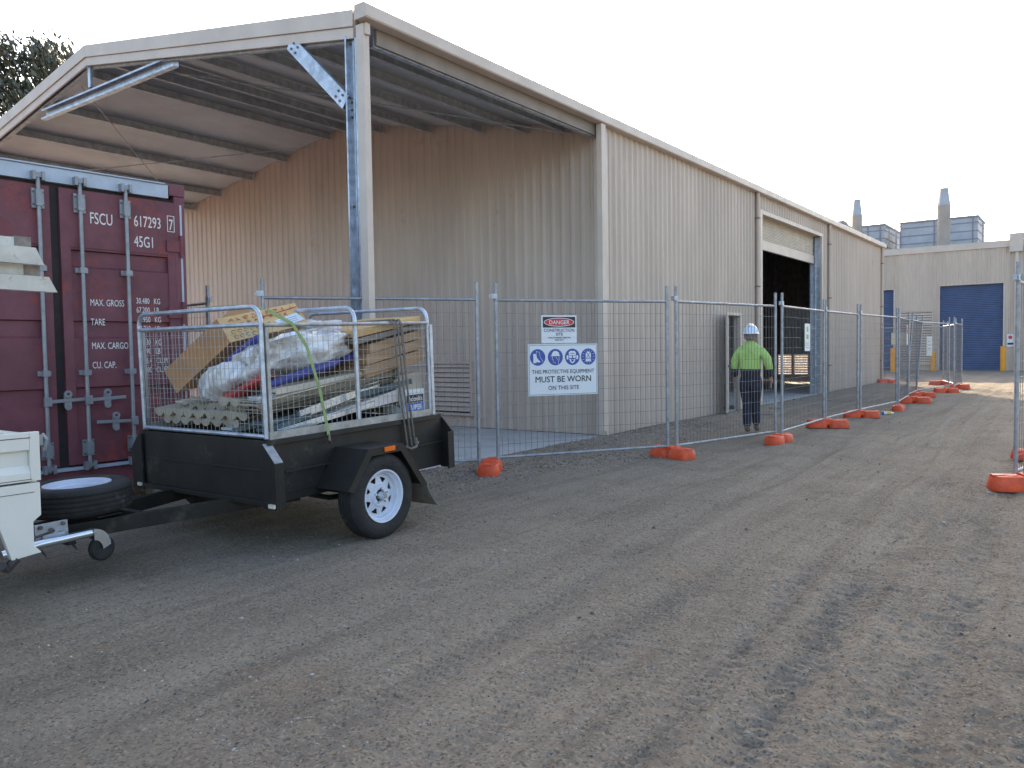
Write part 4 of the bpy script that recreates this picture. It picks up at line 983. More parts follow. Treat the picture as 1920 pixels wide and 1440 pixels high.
b = MB(); b.lathe([(0, .02), (.06, .03), (.15, .02), (.17, .06), (.195, .08)], 'x', 40, (-4.66, 1.02, .345)); UP(b, 'rim', M['rim'], parent=wo, smooth=50)
b = MB(); b.lathe([(.19, -.1), (.31, -.11), (.34, -.07), (.34, .07), (.31, .11), (.19, .1)], 'x', 48, (-6.14, 1.02, .345)); UP(b, 'wheel', M['rubber'], smooth=50)
b = MB(); b.box(-5.8, -5.7, -1.2, 1.9, .45, .6); b.box(-5.1, -5.0, -1.2, 1.9, .45, .6); b.box(-5.6, -5.2, 1.72, 1.95, .40, .47); b.lathe([(0, .05), (.025, .03), (.02, -.02), (0, -.02)], 'z', 12, (-5.38, 1.92, .47)); UP(b, 'chassis', M['line'])
b = MB(); b.tube([(-4.52, 1.75, .35), (-4.53, 1.70, .30), (-4.5, 1.67, .33)], .025, 6); b.tube([(-4.52, 1.72, .33), (-4.7, 1.9, .40), (-4.9, 2.1, .38)], .008, 5); UP(b, 'trailer_cable', M['line'])
# ladder rack rails above the tray
for x, z0, z1, yend in ((-4.5, 1.885, 1.975, 1.935), (-4.5, 1.745, 1.825, 1.995)):
    b = MB(); sl2 = .04
    b.prism([(x, -1.2, z0 + .06), (x, yend, z0), (x, yend - sl2, z1), (x, -1.2, z1 + .03)][::-1], (-.006, 0, 0)); b.prism([(x - .0065, -1.2, z1 + .024), (x - .0065, yend - sl2, z1 - .006), (x - .0065, yend - sl2, z1), (x - .0065, -1.2, z1 + .03)][::-1], (-.05, 0, 0)); b.prism([(x - .0065, -1.2, z0 + .06), (x - .0065, yend, z0), (x - .0065, yend, z0 + .006), (x - .0065, -1.2, z0 + .066)][::-1], (-.05, 0, 0))
    UP(b, 'rack_rail', M['rust'])
for x in (-4.56, -6.2):
    b = MB(); b.box(x - .03, x + .02, -1.12, -1.06, 1.0, 2.1); UP(b, 'rack_post', M['rust'])
b = MB(); b.box(-6.2, -4.58, -1.12, -1.06, 1.95, 2.0); UP(b, 'rack_crossbar', M['rust'])
for x, z, yend in ((-4.62, 2.0, 1.90), (-4.62, 1.865, 1.94)):
    b = MB(); b.box(x, x + .05, -1.15, yend - .08, z - .03, z + .03); o_ = UP(b, 'rack_tube', M['rust'])
    b = MB(); b.box(x - .004, x + .054, yend - .0795, yend, z - .036, z + .036); UP(b, 'tube_end', M['grey_wood'], parent=o_)

# ------------------------------------------------------------------ temporary fence
LEN = 2.35; Ww = .0042
def fence_panel_proto():
    t = empty('temporary_fence_panel', (0, 0, 0))
    for x in (.02, LEN - .02): MB().tube([(x, 0, .03), (x, 0, 2.17)], .021, 10).build('post', M['fence'], t, smooth=60)
    for nm, z in (('bottom_rail', .15), ('top_rail', 1.975)): MB().tube([(.035, 0, z), (LEN - .035, 0, z)], .0165, 8).build(nm, M['fence'], t, smooth=60)
    b = MB(); k = .075
    while k < LEN - .03: b.bar((k, 0, .15), (k, 0, 1.975), Ww, Ww); k += .0745
    for i in range(1, 12): b.bar((.03, -.004, .15 + i * .1521), (LEN - .03, -.004, .15 + i * .1521), Ww, Ww)
    b.build('wire_mesh', M['wire'], t)
    b = MB().box(-.045, .03, -.025, .025, 1.99, 2.045); b.box(-.06, -.04, -.012, .012, 2.0, 2.03); b.build('clamp', M['galv'], t)
    return t
proto = fence_panel_proto()
panels = [((-8.0, 5.15), (-10.3, 5.45), 'fence panel at far left, between the container and the shed wall', 0),
 ((-6.93, 5.06), (-5.63, 7.02), 'fence panel standing directly behind the loaded trailer', 0),
 ((-5.58, 7.25), (-4.33, 9.22), 'fence panel carrying the danger and protective equipment signs', 0),
 ((-4.27, 9.29), (-3.73, 11.56), 'fence panel with the walking man seen through it', 0),
 ((-3.67, 11.62), (-3.69, 13.95), 'fence panel with the narrow green and white notice, in front of the roller door', 0),
 ((-3.69, 14.03), (-3.64, 16.12), 'fence panel just past the roller door, between two orange feet', 0),
 ((-3.62, 16.22), (-3.44, 18.75), 'last upright fence panel in line, in front of the shed far corner', 0),
 ((-3.42, 18.82), (-3.62, 21.15), 'fence panel bending away beyond the far corner post', .0),
 ((-3.70, 21.25), (-3.82, 23.4), 'leaning fence panel by the two crowded orange feet', .07),
 ((-3.85, 23.6), (-3.42, 26.3), 'fence panel running towards the edge-on panels', 0),
 ((-3.42, 27.6), (-4.10, 30.1), 'sunlit fence panel seen nearly edge-on in front of the blue door', 0),
 ((-3.30, 26.3), (-3.36, 28.5), 'nearest of the edge-on fence panels before the blue door', 0),
 ((-6.15, 30.8), (-4.15, 31.6), 'rear cross fence panel beside the shed corner with the cream notice', 0),
 ((-.60, 9.00), (-.20, 11.3), 'fence panel at the right edge of the road, only its post in view', 0),
 ((-.52, 8.9), (1.2, 7.3), 'fence panel turning off to the right past the double foot', 0)]
first = True
for (a, b_, lab, lean) in panels:
    o = proto if first else copy_tree(proto); first = False
    d = Vector((b_[0] - a[0], b_[1] - a[1])); o.location = (a[0], a[1], 0); o.rotation_euler = (lean, 0, atan2(d.y, d.x)); o.scale = (d.length / LEN, 1, 1)
    tag(o, lab, 'fence panel', 'temporary fence panels')
# orange feet
def foot_proto():
    b = MB(); n_ = 16
    def lobe(cx):
        prof = []; 
        rings = [(.0, 1.0), (.02, 1.03), (.10, .93), (.125, .82), (.128, .70)]
        vs = []; fs = []
        for z, s_ in rings:
            for k in range(n_):
                a = 2 * pi * k / n_; ca, sa = cos(a), sin(a); e = .55
                vs.append((cx + .16 * s_ * abs(ca) ** e * (1 if ca > 0 else -1), .125 * s_ * abs(sa) ** e * (1 if sa > 0 else -1), z))
        for j in range(len(rings) - 1):
            for k in range(n_): fs.append((j * n_ + k, j * n_ + (k + 1) % n_, (j + 1) * n_ + (k + 1) % n_, (j + 1) * n_ + k))
        fs.append(tuple((len(rings) - 1) * n_ + k for k in range(n_)))
        b.add(vs, fs)
    lobe(-.165); lobe(.165)
    b.box(-.07, .07, -.085, .085, .05, .142)
    b.lathe([(.035, .128), (.06, .136), (.075, .128)], 'z', 14, (-.165, 0, 0)); b.lathe([(.035, .128), (.06, .136), (.075, .128)], 'z', 14, (.165, 0, 0))
    for x in (-.26, .26): b.box(x - .045, x + .045, -.05, .05, .10, .135)
    return b.build('fence_foot', M['orange'], bpy.data.objects.new('tmp', None), smooth=40, bevel=.004)
fp = foot_proto(); fp.parent = None
feet = [((-5.56, 7.10), 122, 1, 'orange fence foot nearest the trailer, below the sign panel'),
 ((-4.30, 9.25), 160, 1, 'orange fence foot between the sign panel and the man panel'),
 ((-3.65, 11.45), 85, .95, 'orange fence foot seen end-on just right of the walking man'),
 ((-3.62, 13.9), 25, 1.05, 'orange fence foot fourth along, in front of the roller door'),
 ((-3.58, 16.15), 20, 1, 'orange fence foot fifth along, past the roller door'),
 ((-3.33, 18.35), 95, .9, 'small looking orange foot with the spray can lying beside it'),
 ((-3.42, 20.7), 5, 1.15, 'orange foot front one of the overlapping pair at the bend'),
 ((-3.60, 22.9), 15, 1, 'orange foot rear one of the overlapping pair at the bend'),
 ((-4.05, 24.4), 60, .8, 'orange foot half hidden behind the leaning panel'),
 ((-3.35, 25.2), 20, 1, 'orange foot on the shadow edge before the blue door'),
 ((-3.38, 27.6), 15, 1.1, 'orange foot on the sunlit dirt below the edge-on panel'),
 ((-4.15, 30.0), 10, 1.1, 'farthest orange foot, below the edge-on panels to the left'),
 ((-5.98, 30.75), 40, 1, 'orange foot at the far corner of the shed wall'),
 ((-.47, 8.93), 25, 1.1, 'big orange foot at the lower right edge of the road'),
 ((-.50, 11.2), 20, .9, 'orange foot behind the big one at the right edge')]
for i, ((x, y), dg, s_, lab) in enumerate(feet):
    o = fp if i == 0 else fp.copy()
    if i: COL.objects.link(o)
    o.location = (x, y, (gh(x, y) if y < 33 else 0) + .0); o.rotation_euler = (0, 0, radians(dg)); o.scale = (s_, s_, s_)
    tag(o, lab, 'fence foot', 'orange fence feet')

# ------------------------------------------------------------------ signs on the fence
a = Vector((-5.58, 7.25, 0)); d = (Vector((-4.33, 9.22, 0)) - a).normalized(); nrm = d.cross(Vector((0, 0, 1)))  # towards the camera
up = Vector((0, 0, 1))
def sign_obj(name, org, w_, h_, m, label, cat='sign', rt=d, nn=nrm, th=.004):
    o = empty(name, org, (0, 0, atan2(rt.y, rt.x)), label, cat)     # local: X right, Z up, -Y outward
    b = MB().box(0, w_, -th, 0, 0, h_); b.build('board', m, o, bevel=.003); return o
def F2(mb, pts, off, m=None):
    if m: mb.use(m)
    mb.add([(x, -off, z) for x, z in pts], [tuple(range(len(pts)))])
s = sign_obj('safety_sign', a + d * .40 + nrm * .03 + up * .85, .91, .61, M['signwhite'], 'large white sign with four blue pictogram discs, protective equipment must be worn')
b = MB()
for x0_, x1_, z0_, z1_ in ((.012, .898, .012, .016), (.012, .898, .594, .598), (.012, .016, .0165, .5935), (.894, .898, .0165, .5935)): b.box(x0_, x1_, -.0055, -.0045, z0_, z1_)
b.build('border', M['ink'], s)
for t_, z, sz, bd in (('THIS PROTECTIVE EQUIPMENT', .262, .064, .0003), ('MUST BE WORN', .160, .100, .0012), ('ON THIS SITE', .068, .068, .0004)):
    b = MB(); put_text(b, t_, (.455, -.0056, z), (1, 0, 0), (0, 0, 1), sz, 'CENTER', .93 if 'THIS P' in t_ else 1.0, bd); b.build('lettering', M['ink'], s)
cz = .455; R0 = .098
for k, cx in enumerate((.122, .350, .573, .785)):
    b = MB(); b.use(M['signblue']); F2(b, ell(cx, cz, R0, R0, 36), .0055); W_ = M['signwhite']
    S = lambda pts: [(cx + x * R0, cz + y * R0) for x, y in pts]
    if k == 0:
        F2(b, S([(-.58, .42), (-.18, .42), (-.12, -.02), (.1, -.3), (.32, -.48), (.28, -.62), (-.1, -.55), (-.3, -.68), (-.6, -.66), (-.56, -.1)]), .0065, W_)
        for p0, p1 in (((-.16, .74), (.22, .60)), ((.22, .60), (.32, .0)), ((.32, .0), (.66, -.42)), ((.66, -.42), (.50, -.56)), ((-.16, .74), (-.14, .46))):
            A0 = Vector((cx + p0[0] * R0, -.0068, cz + p0[1] * R0)); A1 = Vector((cx + p1[0] * R0, -.0068, cz + p1[1] * R0)); b.bar(A0, A1, .0008, .005, up=(0, 1, 0)) if False else b.tube([A0, A1], .0025, 4)
    elif k == 1:
        F2(b, S([(-.55, .12), (.62, .12), (.62, .22), (.52, .24), (.45, .55), (.15, .74), (-.2, .74), (-.42, .5), (-.5, .22), (-.72, .10)]), .0065, W_)
        for seg in (((-.38, .05), (-.45, -.25), (-.30, -.3), (-.32, -.6), (-.05, -.62), (0, -.82)), ((.45, .05), (.5, -.3), (.38, -.55), (.4, -.82)), ((.05, .02), (.18, -.18), (.36, -.4))): b.tube([(cx + x * R0, -.0068, cz + y * R0) for x, y in seg], .003, 4)
    elif k == 2:
        F2(b, S([(-.5, .5), (-.3, .72), (.3, .72), (.5, .5), (.46, .2), (-.46, .2)]), .0065, W_)
        F2(b, S([(-.78, .15), (-.56, .22), (-.52, -.3), (-.78, -.3)]), .0065, W_); F2(b, S([(.78, .15), (.78, -.3), (.52, -.3), (.56, .22)]), .0065, W_)
        F2(b, S([(-.5, .14), (-.06, .14), (-.08, -.14), (-.42, -.14)]), .0065, W_); F2(b, S([(.06, .14), (.5, .14), (.42, -.14), (.08, -.14)]), .0065, W_)
        F2(b, S([(-.42, -.22), (-.2, -.3), (.2, -.3), (.42, -.22), (.3, -.6), (0, -.82), (-.3, -.6)]), .0065, W_); F2(b, S([(-.22, -.34), (.22, -.34), (.12, -.56), (0, -.66), (-.12, -.56)]), .0072, M['signblue']); F2(b, S([(-.34, .38), (.34, .38), (.3, .46), (-.3, .46)]), .0072, M['signblue'])
    else:
        F2(b, S([(-.36, .40), (-.14, .62), (.14, .62), (.36, .40), (.36, -.6), (-.36, -.6)]), .0065, W_)
        for p0, p1 in (((-.24, .5), (.26, -.2)), ((.24, .5), (-.26, -.2)), ((-.34, -.22), (.34, -.22))): b.use(M['signblue']).tube([(cx + p0[0] * R0, -.0075, cz + p0[1] * R0), (cx + p1[0] * R0, -.0075, cz + p1[1] * R0)], .0032, 4)
        for j in range(14):
            a_ = 2 * pi * j / 14; b.use(W_).tube([(cx + .62 * R0 * cos(a_), -.0068, cz + .70 * R0 * sin(a_)), (cx + .86 * R0 * cos(a_), -.0068, cz + .86 * R0 * sin(a_))], .002, 4)
    b.build('pictogram', None, s)
s = sign_obj('danger_sign', a + d * .575 + nrm * .03 + up * 1.47, .46, .33, M['signwhite'], 'small danger construction site sign with red oval on a dark band')
b = MB(); b.use(M['ink']); b.box(.018, .442, -.0055, -.0042, .185, .312); F2(b, ell(.23, .2485, .198, .052), .0062, M['signwhite']); F2(b, ell(.23, .2485, .190, .045), .0069, M['signred']); b.build('danger_band', None, s)
b = MB(); put_text(b, 'DANGER', (.23, -.0076, .224), (1, 0, 0), (0, 0, 1), .066, 'CENTER', 1.0, .0008); b.build('lettering', M['signwhite'], s)
for t_, z, sz in (('CONSTRUCTION', .135, .054), ('SITE', .088, .054), ('UNAUTHORISED PERSONS', .056, .026), ('KEEP OUT', .030, .026)):
    b = MB(); put_text(b, t_, (.23, -.0056, z), (1, 0, 0), (0, 0, 1), sz, 'CENTER', .95, .0002); b.build('lettering', M['ink'], s)
def small_sign(px0, px1, org, rt, w_, h_, label, m, items):
    o = sign_obj('notice', org, w_, h_, m, label, 'sign', rt); b = MB()
    for mm, x0_, x1_, z0_, z1_ in items: b.use(mm).box(x0_, x1_, -.0056, -.0042, z0_, z1_)
    b.build('print', None, o); return o
small_sign(0, 0, (-3.63, 12.62, 1.31), Vector((0.02, 1, 0)).normalized(), .27, .43, 'narrow white notice with green symbols on the fence before the roller door', M['signwhite'],
    [(M['green'], .09, .17, .30, .38), (M['green'], .08, .18, .19, .26), (M['bar'], .05, .2, .12, .13), (M['bar'], .05, .2, .09, .10), (M['bar'], .05, .2, .05, .06)])
small_sign(0, 0, (-5.85, 30.88, 1.38), Vector((2, .8, 0)).normalized(), .50, .42, 'blank cream notice on the rear cross panel', M['sheetcream'], [(M['bar'], .05, .06, .05, .06)])
small_sign(0, 0, (-3.46, 19.95, 1.38), Vector((-.2, 2.33, 0)).normalized(), .30, .45, 'white notice with a red top on the bending fence panel', M['signwhite'], [(M['signred'], .02, .28, .25, .43), (M['bar'], .05, .25, .15, .17), (M['bar'], .05, .25, .09, .11)])
small_sign(0, 0, (-3.76, 24.6, 1.05), Vector((.43, 2.7, 0)).normalized(), .45, .55, 'tall white notice on the panel left of the blue door', M['signwhite'], [(M['bar'], .1, .3, .4, .42), (M['bar'], .1, .3, .3, .32), (M['bar'], .1, .3, .2, .22)])

# spray can
b = MB(); b.use(M['signwhite']).lathe([(0, 0), (.033, 0), (.033, .10), (0, .10)], 'x', 16, (0, 0, 0)); b.use(M['yellowtape']).lathe([(.0335, .1), (.0335, .17)], 'x', 16); b.use(M['signblue']).lathe([(.034, .0), (.034, .04)], 'x', 16); b.use(M['signwhite']).lathe([(.033, .17), (.02, .20), (.02, .225), (0, .225)], 'x', 16)
o = b.build('spray_can', None, None, smooth=40); o.location = (-3.30, 17.1, gh(-3.3, 17.1) + .0); o.rotation_euler = (0, 0, .35); tag(o, 'white and yellow spray can lying on the dirt beside an orange foot', 'can')
# bits of debris near the wall
for i, (x, y, sx_, rz, lab) in enumerate(((-5.35, 15.9, .35, .3, 'dark timber scrap lying by the side door'), (-6.0, 20.3, .3, 1.2, 'short timber scrap lying at the roller door sill'), (-5.7, 17.6, .25, .8, 'broken timber scrap lying just left of the roller door'))):
    b = MB().box(-sx_ / 2, sx_ / 2, -.04, .04, 0, .03); o = b.build('timber_scrap', M['grey_wood'], None, bevel=.005); o.location = (x, y, gh(x, y)); o.rotation_euler = (0, .03, rz); tag(o, lab, 'scrap wood')

# ------------------------------------------------------------------ the man
man = empty('person', (-4.44, 12.5, gh(-4.44, 12.5)), (0, 0, radians(6)), 'man in white hard hat and lime hi-vis shirt walking away behind the mesh', 'person')
def skin_obj(name, verts, edges, radii, m, sub=2, parent=None):
    me = bpy.data.meshes.new(name); me.from_pydata(verts, edges, []); me.update()
    o = bpy.data.objects.new(name, me); COL.objects.link(o); o.parent = parent or man
    md = o.modifiers.new('skin', 'SKIN'); md.use_smooth_shade = True
    for i, rr in enumerate(radii):
        sv = me.skin_vertices[0].data[i]; sv.radius = rr if isinstance(rr, tuple) else (rr, rr); sv.use_root = (i == 0)
    s_ = o.modifiers.new('sub', 'SUBSURF'); s_.levels = sub; s_.render_levels = sub
    me.materials.append(m); return o
V = []; E_ = []; Rr = []
def vtx(p, rr, par=None):
    V.append(p); Rr.append(rr); 
    if par is not None: E_.append((par, len(V) - 1))
    return len(V) - 1
pel = vtx((0, 0, .92), (.09, .07)); sp1 = vtx((0, -.01, 1.08), (.085, .065), pel); ch = vtx((0, -.01, 1.28), (.09, .065), sp1); nk = vtx((0, .0, 1.455), .055, ch); hd0 = vtx((0, .015, 1.53), (.070, .085), nk); hd1 = vtx((0, .015, 1.60), (.078, .095), hd0); vtx((0, .01, 1.67), (.06, .075), hd1)
vtx((0, .125, 1.565), .012, hd0)  # nose
for s_ in (-1, 1): vtx((s_ * .092, .0, 1.575), .012, hd0)
arms = {-1: [(-.185, -.01, 1.375), (-.245, -.03, 1.11), (-.262, .05, .90)], 1: [(.185, -.01, 1.375), (.285, -.05, 1.12), (.305, .05, .905)]}
legs = {-1: [(-.085, 0, .86), (-.068, .03, .48), (-.052, -.03, .10), (-.052, .10, .05)], 1: [(.085, 0, .86), (.058, .07, .49), (.050, .16, .13), (.050, .28, .08)]}
for s_ in (-1, 1):
    p = ch; 
    for q_, rr in zip(arms[s_], (.040, .034, .027)): p = vtx(q_, rr, p)
    w_ = arms[s_][2]; palm = vtx((w_[0] + s_ * .004, w_[1] + .012, w_[2] - .075), (.036, .018), p)
    for k, L_ in enumerate((.062, .075, .07, .055)):
        f0 = vtx((palm and V[palm][0] + s_ * .0, V[palm][1] - .024 + k * .017, V[palm][2] - .035), .0085, palm); vtx((V[f0][0] - s_ * .012, V[f0][1] + .006, V[f0][2] - L_), .0065, f0)
    vtx((V[palm][0] - s_ * .018, V[palm][1] + .045, V[palm][2] - .005), .008, palm)
    p = pel
    for q_, rr in zip(legs[s_], (.055, .045, .030, .028)): p = vtx(q_, rr, p)
skin_obj('body', V, E_, Rr, M['skin'])
def chain(pts, rad, name, m, extra=None):
    V2 = []; E2 = []; R2 = []
    for i, (p, rr) in enumerate(zip(pts, rad)): V2.append(p); R2.append(rr); 
    return V2
# shirt
V = []; E_ = []; Rr = []
p0 = vtx((0, -.01, 1.14), (.178, .13)); lo = vtx((0, -.005, .96), (.172, .13), p0); vtx((0, -.005, .87), (.165, .125), lo); u1 = vtx((0, -.012, 1.30), (.195, .13), p0); u2 = vtx((0, -.008, 1.395), (.150, .105), u1); u3 = vtx((0, .0, 1.45), (.080, .078), u2); vtx((0, .003, 1.495), (.066, .068), u3)
for s_ in (-1, 1):
    A = arms[s_]; p = vtx((s_ * .175, -.012, 1.335), (.092, .088), u1); m1 = vtx(((A[0][0] + A[1][0]) / 2 + s_ * .012, -.02, 1.23), .082, p); e_ = vtx(A[1], .072, m1); w1 = vtx(((A[1][0] + A[2][0]) / 2, (A[1][1] + A[2][1]) / 2, (A[1][2] + A[2][2]) / 2), .058, e_); vtx((A[2][0], A[2][1], A[2][2] - .0), .044, w1)
skin_obj('shirt', V, E_, Rr, M['shirt'])
V = []; E_ = []; Rr = []
p0 = vtx((0, 0, .90), (.155, .118)); vtx((0, 0, 1.02), (.145, .11), p0)
for s_ in (-1, 1):
    Lg = legs[s_]; p = vtx((s_ * .090, -.005, .79), (.104, .112), p0); k = vtx((Lg[1][0], Lg[1][1], .50), (.078, .082), p); m1 = vtx(((Lg[1][0] + Lg[2][0]) / 2, (Lg[1][1] + Lg[2][1]) / 2, .30), .072, k); vtx((Lg[2][0], Lg[2][1], Lg[2][2] - .02), .064, m1)
skin_obj('trousers', V, E_, Rr, M['navy'])
for s_ in (-1, 1):
    V = []; E_ = []; Rr = []; A = legs[s_][2]
    p0 = vtx((A[0], A[1] - .0, .16), .046); p1 = vtx((A[0], A[1] - .01, .065), (.044, .048), p0); vtx((A[0], A[1] + .10, .045), (.042, .036), p1); 
    skin_obj('boot', V, E_, Rr, M['boot'])
b = MB(); pr = [(.0, .142)] + [(.118 * sin(a), .142 * cos(a)) for a in [k * pi / 2 / 8 for k in range(1, 9)]] + [(.122, -.004), (.150, -.012), (.150, -.018), (.112, -.010), (0.108, 0)]
b.lathe(pr, 'z', 32); b.v = [(x, y * 1.12 + .01, z + 1.612) for x, y, z in b.v]
b.build('hard_hat', M['hat'], man, smooth=50)
b = MB(); b.box(-.012, .012, -.11, .12, 1.72, 1.762); hb = b.build('hat_ridge', M['hat'], man, bevel=.006)
b = MB(); b.lathe([(.092, 1.51), (.100, 1.545), (.104, 1.60)], 'z', 28); b.v = [(x, (y * 1.1 + .0), z) for x, y, z in b.v if True]
fsel = [f_ for f_ in b.f if sum(b.v[i][1] for i in f_) / 4 < .03]; b.f = fsel; b.m = [0] * len(fsel); b.build('hair', M['hair'], man, smooth=60)

# ------------------------------------------------------------------ far building
FY = 46.3
fb = empty('far_building', (-8, FY + 6, 0), (0, 0, 0), 'cream ribbed metal building with blue roller shutters at the end of the road', 'building')
FO = Vector((-8, FY + 6, 0))
def FP(mb, name, m=None, parent=None, bevel=0, smooth=False): mb.v = [(p[0] - FO.x, p[1] - FO.y, p[2]) for p in mb.v]; return mb.build(name, m, parent or fb, smooth, bevel)
b = MB()
for x0_, x1_, z0_, z1_ in ((-24, -12.6, 0, 6.15), (-12.6, -8.62, 4.30, 6.15), (-8.62, -6.53, 0, 6.15), (-6.53, -3.62, 4.36, 6.15), (-3.62, 3.5, 0, 6.15)): ribbed(b, (0, FY, 0), (1, 0, 0), x0_, x1_, z0_, z1_, (0, -1, 0), pitch=.2)
b.box(-24, 3.5, FY + .2, FY + 12, 0, 6.1); FP(b, 'wall', M['wall'])
b = MB(); b.box(-24.2, 3.7, FY - .08, FY + .02, 6.12, 6.42); FP(b, 'roof_fascia', M['trim'])
b = MB(); b.box(-24.1, 3.6, FY - .06, FY + 12.2, 6.425, 6.46); FP(b, 'roof', M['roof'])
for x0_, x1_, zt in ((-12.6, -8.62, 4.30), (-6.53, -3.62, 4.36)):
    b = MB(); z = 0.01; vs = []; fs = []; k = 0
    while z < zt: vs += [(x0_, FY + .13 - (.0 if k % 2 else .022), z), (x1_, FY + .13 - (.0 if k % 2 else .022), z)]; z += .045; k += 1
    for i in range(len(vs) // 2 - 1): fs.append((2 * i, 2 * i + 1, 2 * i + 3, 2 * i + 2))
    b.add(vs, fs); so2 = FP(b, 'roller_shutter', M['blue'])
    b = MB(); b.box(x0_, x0_ + .05, FY - .03, FY + .2, 0, zt); b.box(x1_ - .05, x1_, FY - .03, FY + .2, 0, zt); b.box(x0_ + .05, x1_ - .05, FY - .03, FY + .2, zt, zt + .05); FP(b, 'shutter_frame', M['trim'], parent=so2)
fr = MB(); fr.box(-8.34, -8.29, FY - .10, FY, .28, 3.15); fr.box(-6.83, -6.78, FY - .10, FY, .28, 3.15); fr.box(-8.29, -6.83, FY - .10, FY, 3.10, 3.15); fr.box(-8.29, -6.83, FY - .10, FY, .28, .33); vo = FP(fr, 'wall_vent', M['wall'])
b = MB(); z = .34
while z < 3.05: b.add([(-8.29, FY - .085, z), (-6.83, FY - .085, z), (-6.83, FY - .045, z + .10), (-8.29, FY - .045, z + .10)], [(0, 1, 2, 3)]); b.box(-8.29, -6.83, FY - .092, FY - .0855, z - .008, z + .008); z += .135
FP(b, 'louvre', M['wall'], parent=vo); b = MB().box(-8.29, -6.83, FY - .044, FY - .040, .33, 3.10); FP(b, 'vent_back', M['line'], parent=vo)
b = MB().tube([(-3.11, FY - .08, .0), (-3.11, FY - .08, 5.9)], .10, 14); b.box(-3.42, -2.85, FY - .25, FY - .09, 5.85, 6.75); FP(b, 'downpipe', M['trim'], smooth=40)
b = MB().box(-3.3, -.4, FY - .12, FY - .081, 6.46, 6.75); FP(b, 'parapet', M['trim'])
o = sign_obj('warning_plate', (-3.50, FY - .045, 1.18), .30, .62, M['signwhite'], 'small white warning plate on the far wall right of the blue shutter', 'sign', Vector((1, 0, 0)))
b = MB(); b.use(M['signred']); F2(b, ell(.15, .47, .09, .09, 16), .0056); b.use(M['ink']).box(.03, .27, -.0056, -.0042, .10, .20); b.build('print', None, o)
for x, y, h, lab in ((-8.02, 42.8, 1.20, 'yellow bollard left of the wall vent, seen through the fence'), (-6.62, 45.3, 1.0, 'yellow bollard at the left edge of the big blue shutter'), (-3.60, 45.6, 1.22, 'yellow bollard at the right edge of the big blue shutter')):
    b = MB().lathe([(0, 0), (.125, 0), (.125, h - .04), (.11, h), (0, h)], 'z', 20, (x, y, 0)); tag(b.build('bollard', M['yellow'], None, smooth=40), lab, 'bollard', 'yellow bollards')
# flues and rooftop plant boxes (behind the far building)
def flue(x, y, zt, r_, lab):
    t = empty('exhaust_stack', (x, y, 0), (0, 0, .2), lab, 'chimney', 'exhaust stacks')
    MB().lathe([(0, 0), (r_, 0), (r_, zt - .95), (0, zt - .95)], 'z', 8, (0, 0, 0)).build('stack_shaft', M['stack'], t)
    MB().lathe([(0, zt - .949), (r_ * 1.0, zt - .949), (r_ * .62, zt), (0, zt)], 'z', 8, (0, 0, 0)).build('stack_cone', M['plant'], t)
flue(-11.37, 50, 9.95, .29, 'shorter grey exhaust stack rising above the near shed roof')
flue(-6.83, 50, 10.0, .335, 'tall grey exhaust stack in front of the rooftop plant box')
def plantbox(x0_, x1_, y0_, y1_, z0_, z1_, lab, dark):
    t = empty('cooling_plant', ((x0_ + x1_) / 2, (y0_ + y1_) / 2, 0), (0, 0, 0), lab, 'plant box'); cx_, cy_ = (x0_ + x1_) / 2, (y0_ + y1_) / 2
    MB().box(x0_ - cx_, x1_ - cx_, y0_ - cy_, y1_ - cy_, 0, z1_).build('casing', M['plant'], t)
    b = MB()
    for k in range(4):
        z = z0_ + (z1_ - z0_) * (k + .35) / 4; b.box(x0_ - cx_ - .02, x1_ - cx_ + .02, y0_ - cy_ - .03, y0_ - cy_ - .002, z, z + .05); b.box(x1_ - cx_ + .002, x1_ - cx_ + .03, y0_ - cy_, y1_ - cy_, z, z + .05)
    for x in (x0_ - cx_, (x0_ - cx_) * .1, x1_ - cx_ - .25): b.box(x - .04, x + .04, y0_ - cy_ - .04, y0_ - cy_ - .031, z0_ - 1, z1_)
    b.box(x0_ - cx_ - .05, x1_ - cx_ + .05, y0_ - cy_ - .05, y1_ - cy_ + .05, z1_ + .001, z1_ + .12)
    b.build('frame', M['plantdark'], t)
    b = MB()
    for x in (x0_ - cx_ - .25, x1_ - cx_ + .25): b.tube([(x, y0_ - cy_, 0), (x, y0_ - cy_, z1_ - .25), (x + (.2 if x < 0 else -.2), y0_ - cy_, z1_ - .12)], .04, 8)
    b.build('vent_pipe', M['galvd'], t)
plantbox(-9.65, -5.55, 53.5, 57, 6.8, 8.72, 'large grey ribbed plant box on the roof behind the tall stack', 0)
plantbox(-12.3, -10.55, 53.5, 60, 6.8, 8.75, 'smaller pale plant box beside the shorter stack', 1)
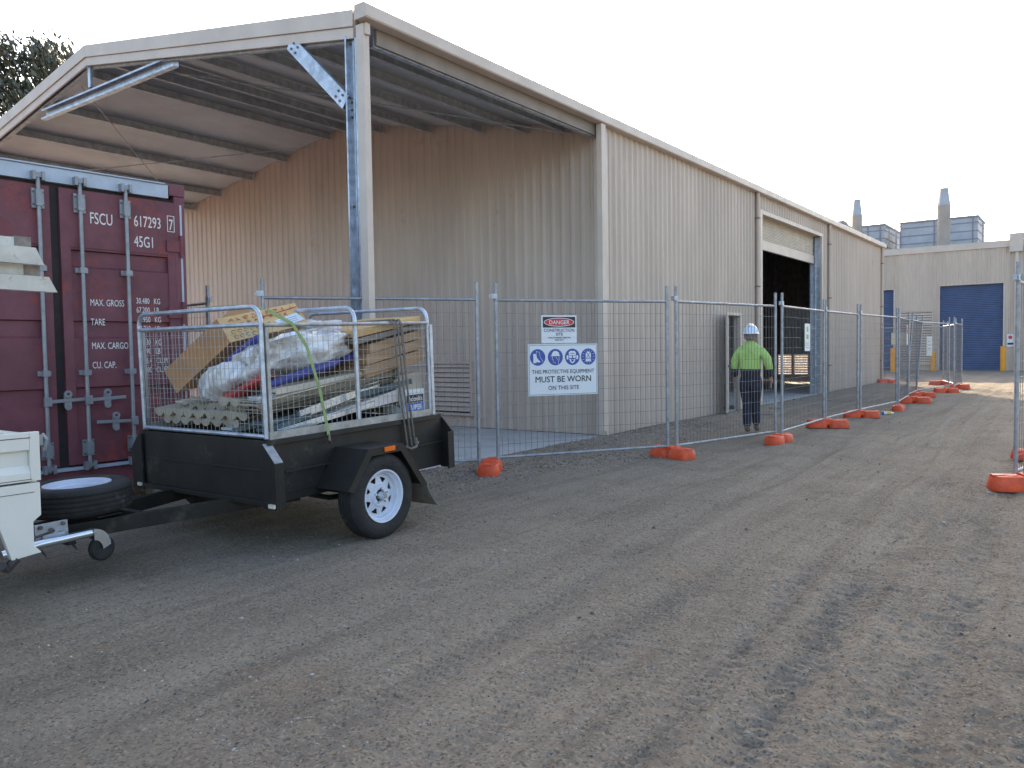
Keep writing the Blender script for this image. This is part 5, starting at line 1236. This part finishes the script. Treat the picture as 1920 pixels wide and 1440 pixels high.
b = MB().box(-13.6, -12.6, 53, 54.5, 0, 9.0); b.box(-13.2, -12.8, 52.95, 54, 9.001, 9.25); tag(b.build('roof_fan', M['plantdark'], None, bevel=.05), 'dark fan housing peeping over the shed roof left of the shorter stack', 'fan')

# ------------------------------------------------------------------ tree
tr_ = empty('tree', (-36, 14.5, 0), (0, 0, 0), 'dark leafy tree rising behind the open canopy at the upper left', 'tree')
rt_ = random.Random(11)
b = MB(); b.tube([(0, 0, 0), (.1, .1, 2.5), (-.1, 0, 5), (.2, .2, 7.5)], .38, 10, r1=.2)
limbs = []
for k in range(13):
    a = k * 2.4; z0_ = 4 + k * .45; L_ = 3.2 + rt_.random() * 1.6
    e = (L_ * cos(a), L_ * sin(a), z0_ + 2.2 + rt_.random() * 1.8); mid = (e[0] * .5, e[1] * .5, z0_ + .8); b.tube([(0, 0, z0_), mid, e], .12, 6, r1=.03); limbs.append(e)
b.build('trunk', M['bark'], tr_, smooth=60)
cl = MB(); clumps = []
for k in range(120):
    a = rt_.random() * 2 * pi; ph = rt_.uniform(-.6, 1); rr = rt_.uniform(.45, 1) ** .6
    cx_, cy_, cz_ = 5.0 * rr * cos(a) * sqrt(max(0, 1 - ph * ph * .8)), 5.0 * rr * sin(a) * sqrt(max(0, 1 - ph * ph * .8)), 9.4 + 4.6 * rr * ph
    clumps.append((cx_, cy_, cz_, rt_.uniform(.6, 1.25)))
for (x, y, z, s_) in clumps:
    for j in range(330):
        d_ = Vector((rt_.gauss(0, 1), rt_.gauss(0, 1), rt_.gauss(0, .8))).normalized() * s_ * rt_.random() ** .45
        c_ = Vector((x, y, z)) + d_; n_ = Vector((rt_.gauss(0, 1), rt_.gauss(0, 1), rt_.gauss(0, 1) + .4)).normalized(); t1 = n_.cross(Vector((rt_.random(), rt_.random(), .3))).normalized(); t2 = n_.cross(t1); L_ = rt_.uniform(.10, .21)
        cl.add([c_ - t1 * L_, c_ + t2 * L_ * .35, c_ + t1 * L_, c_ - t2 * L_ * .35], [(0, 1, 2, 3)])
cl.build('crown', M['leaf'], tr_)
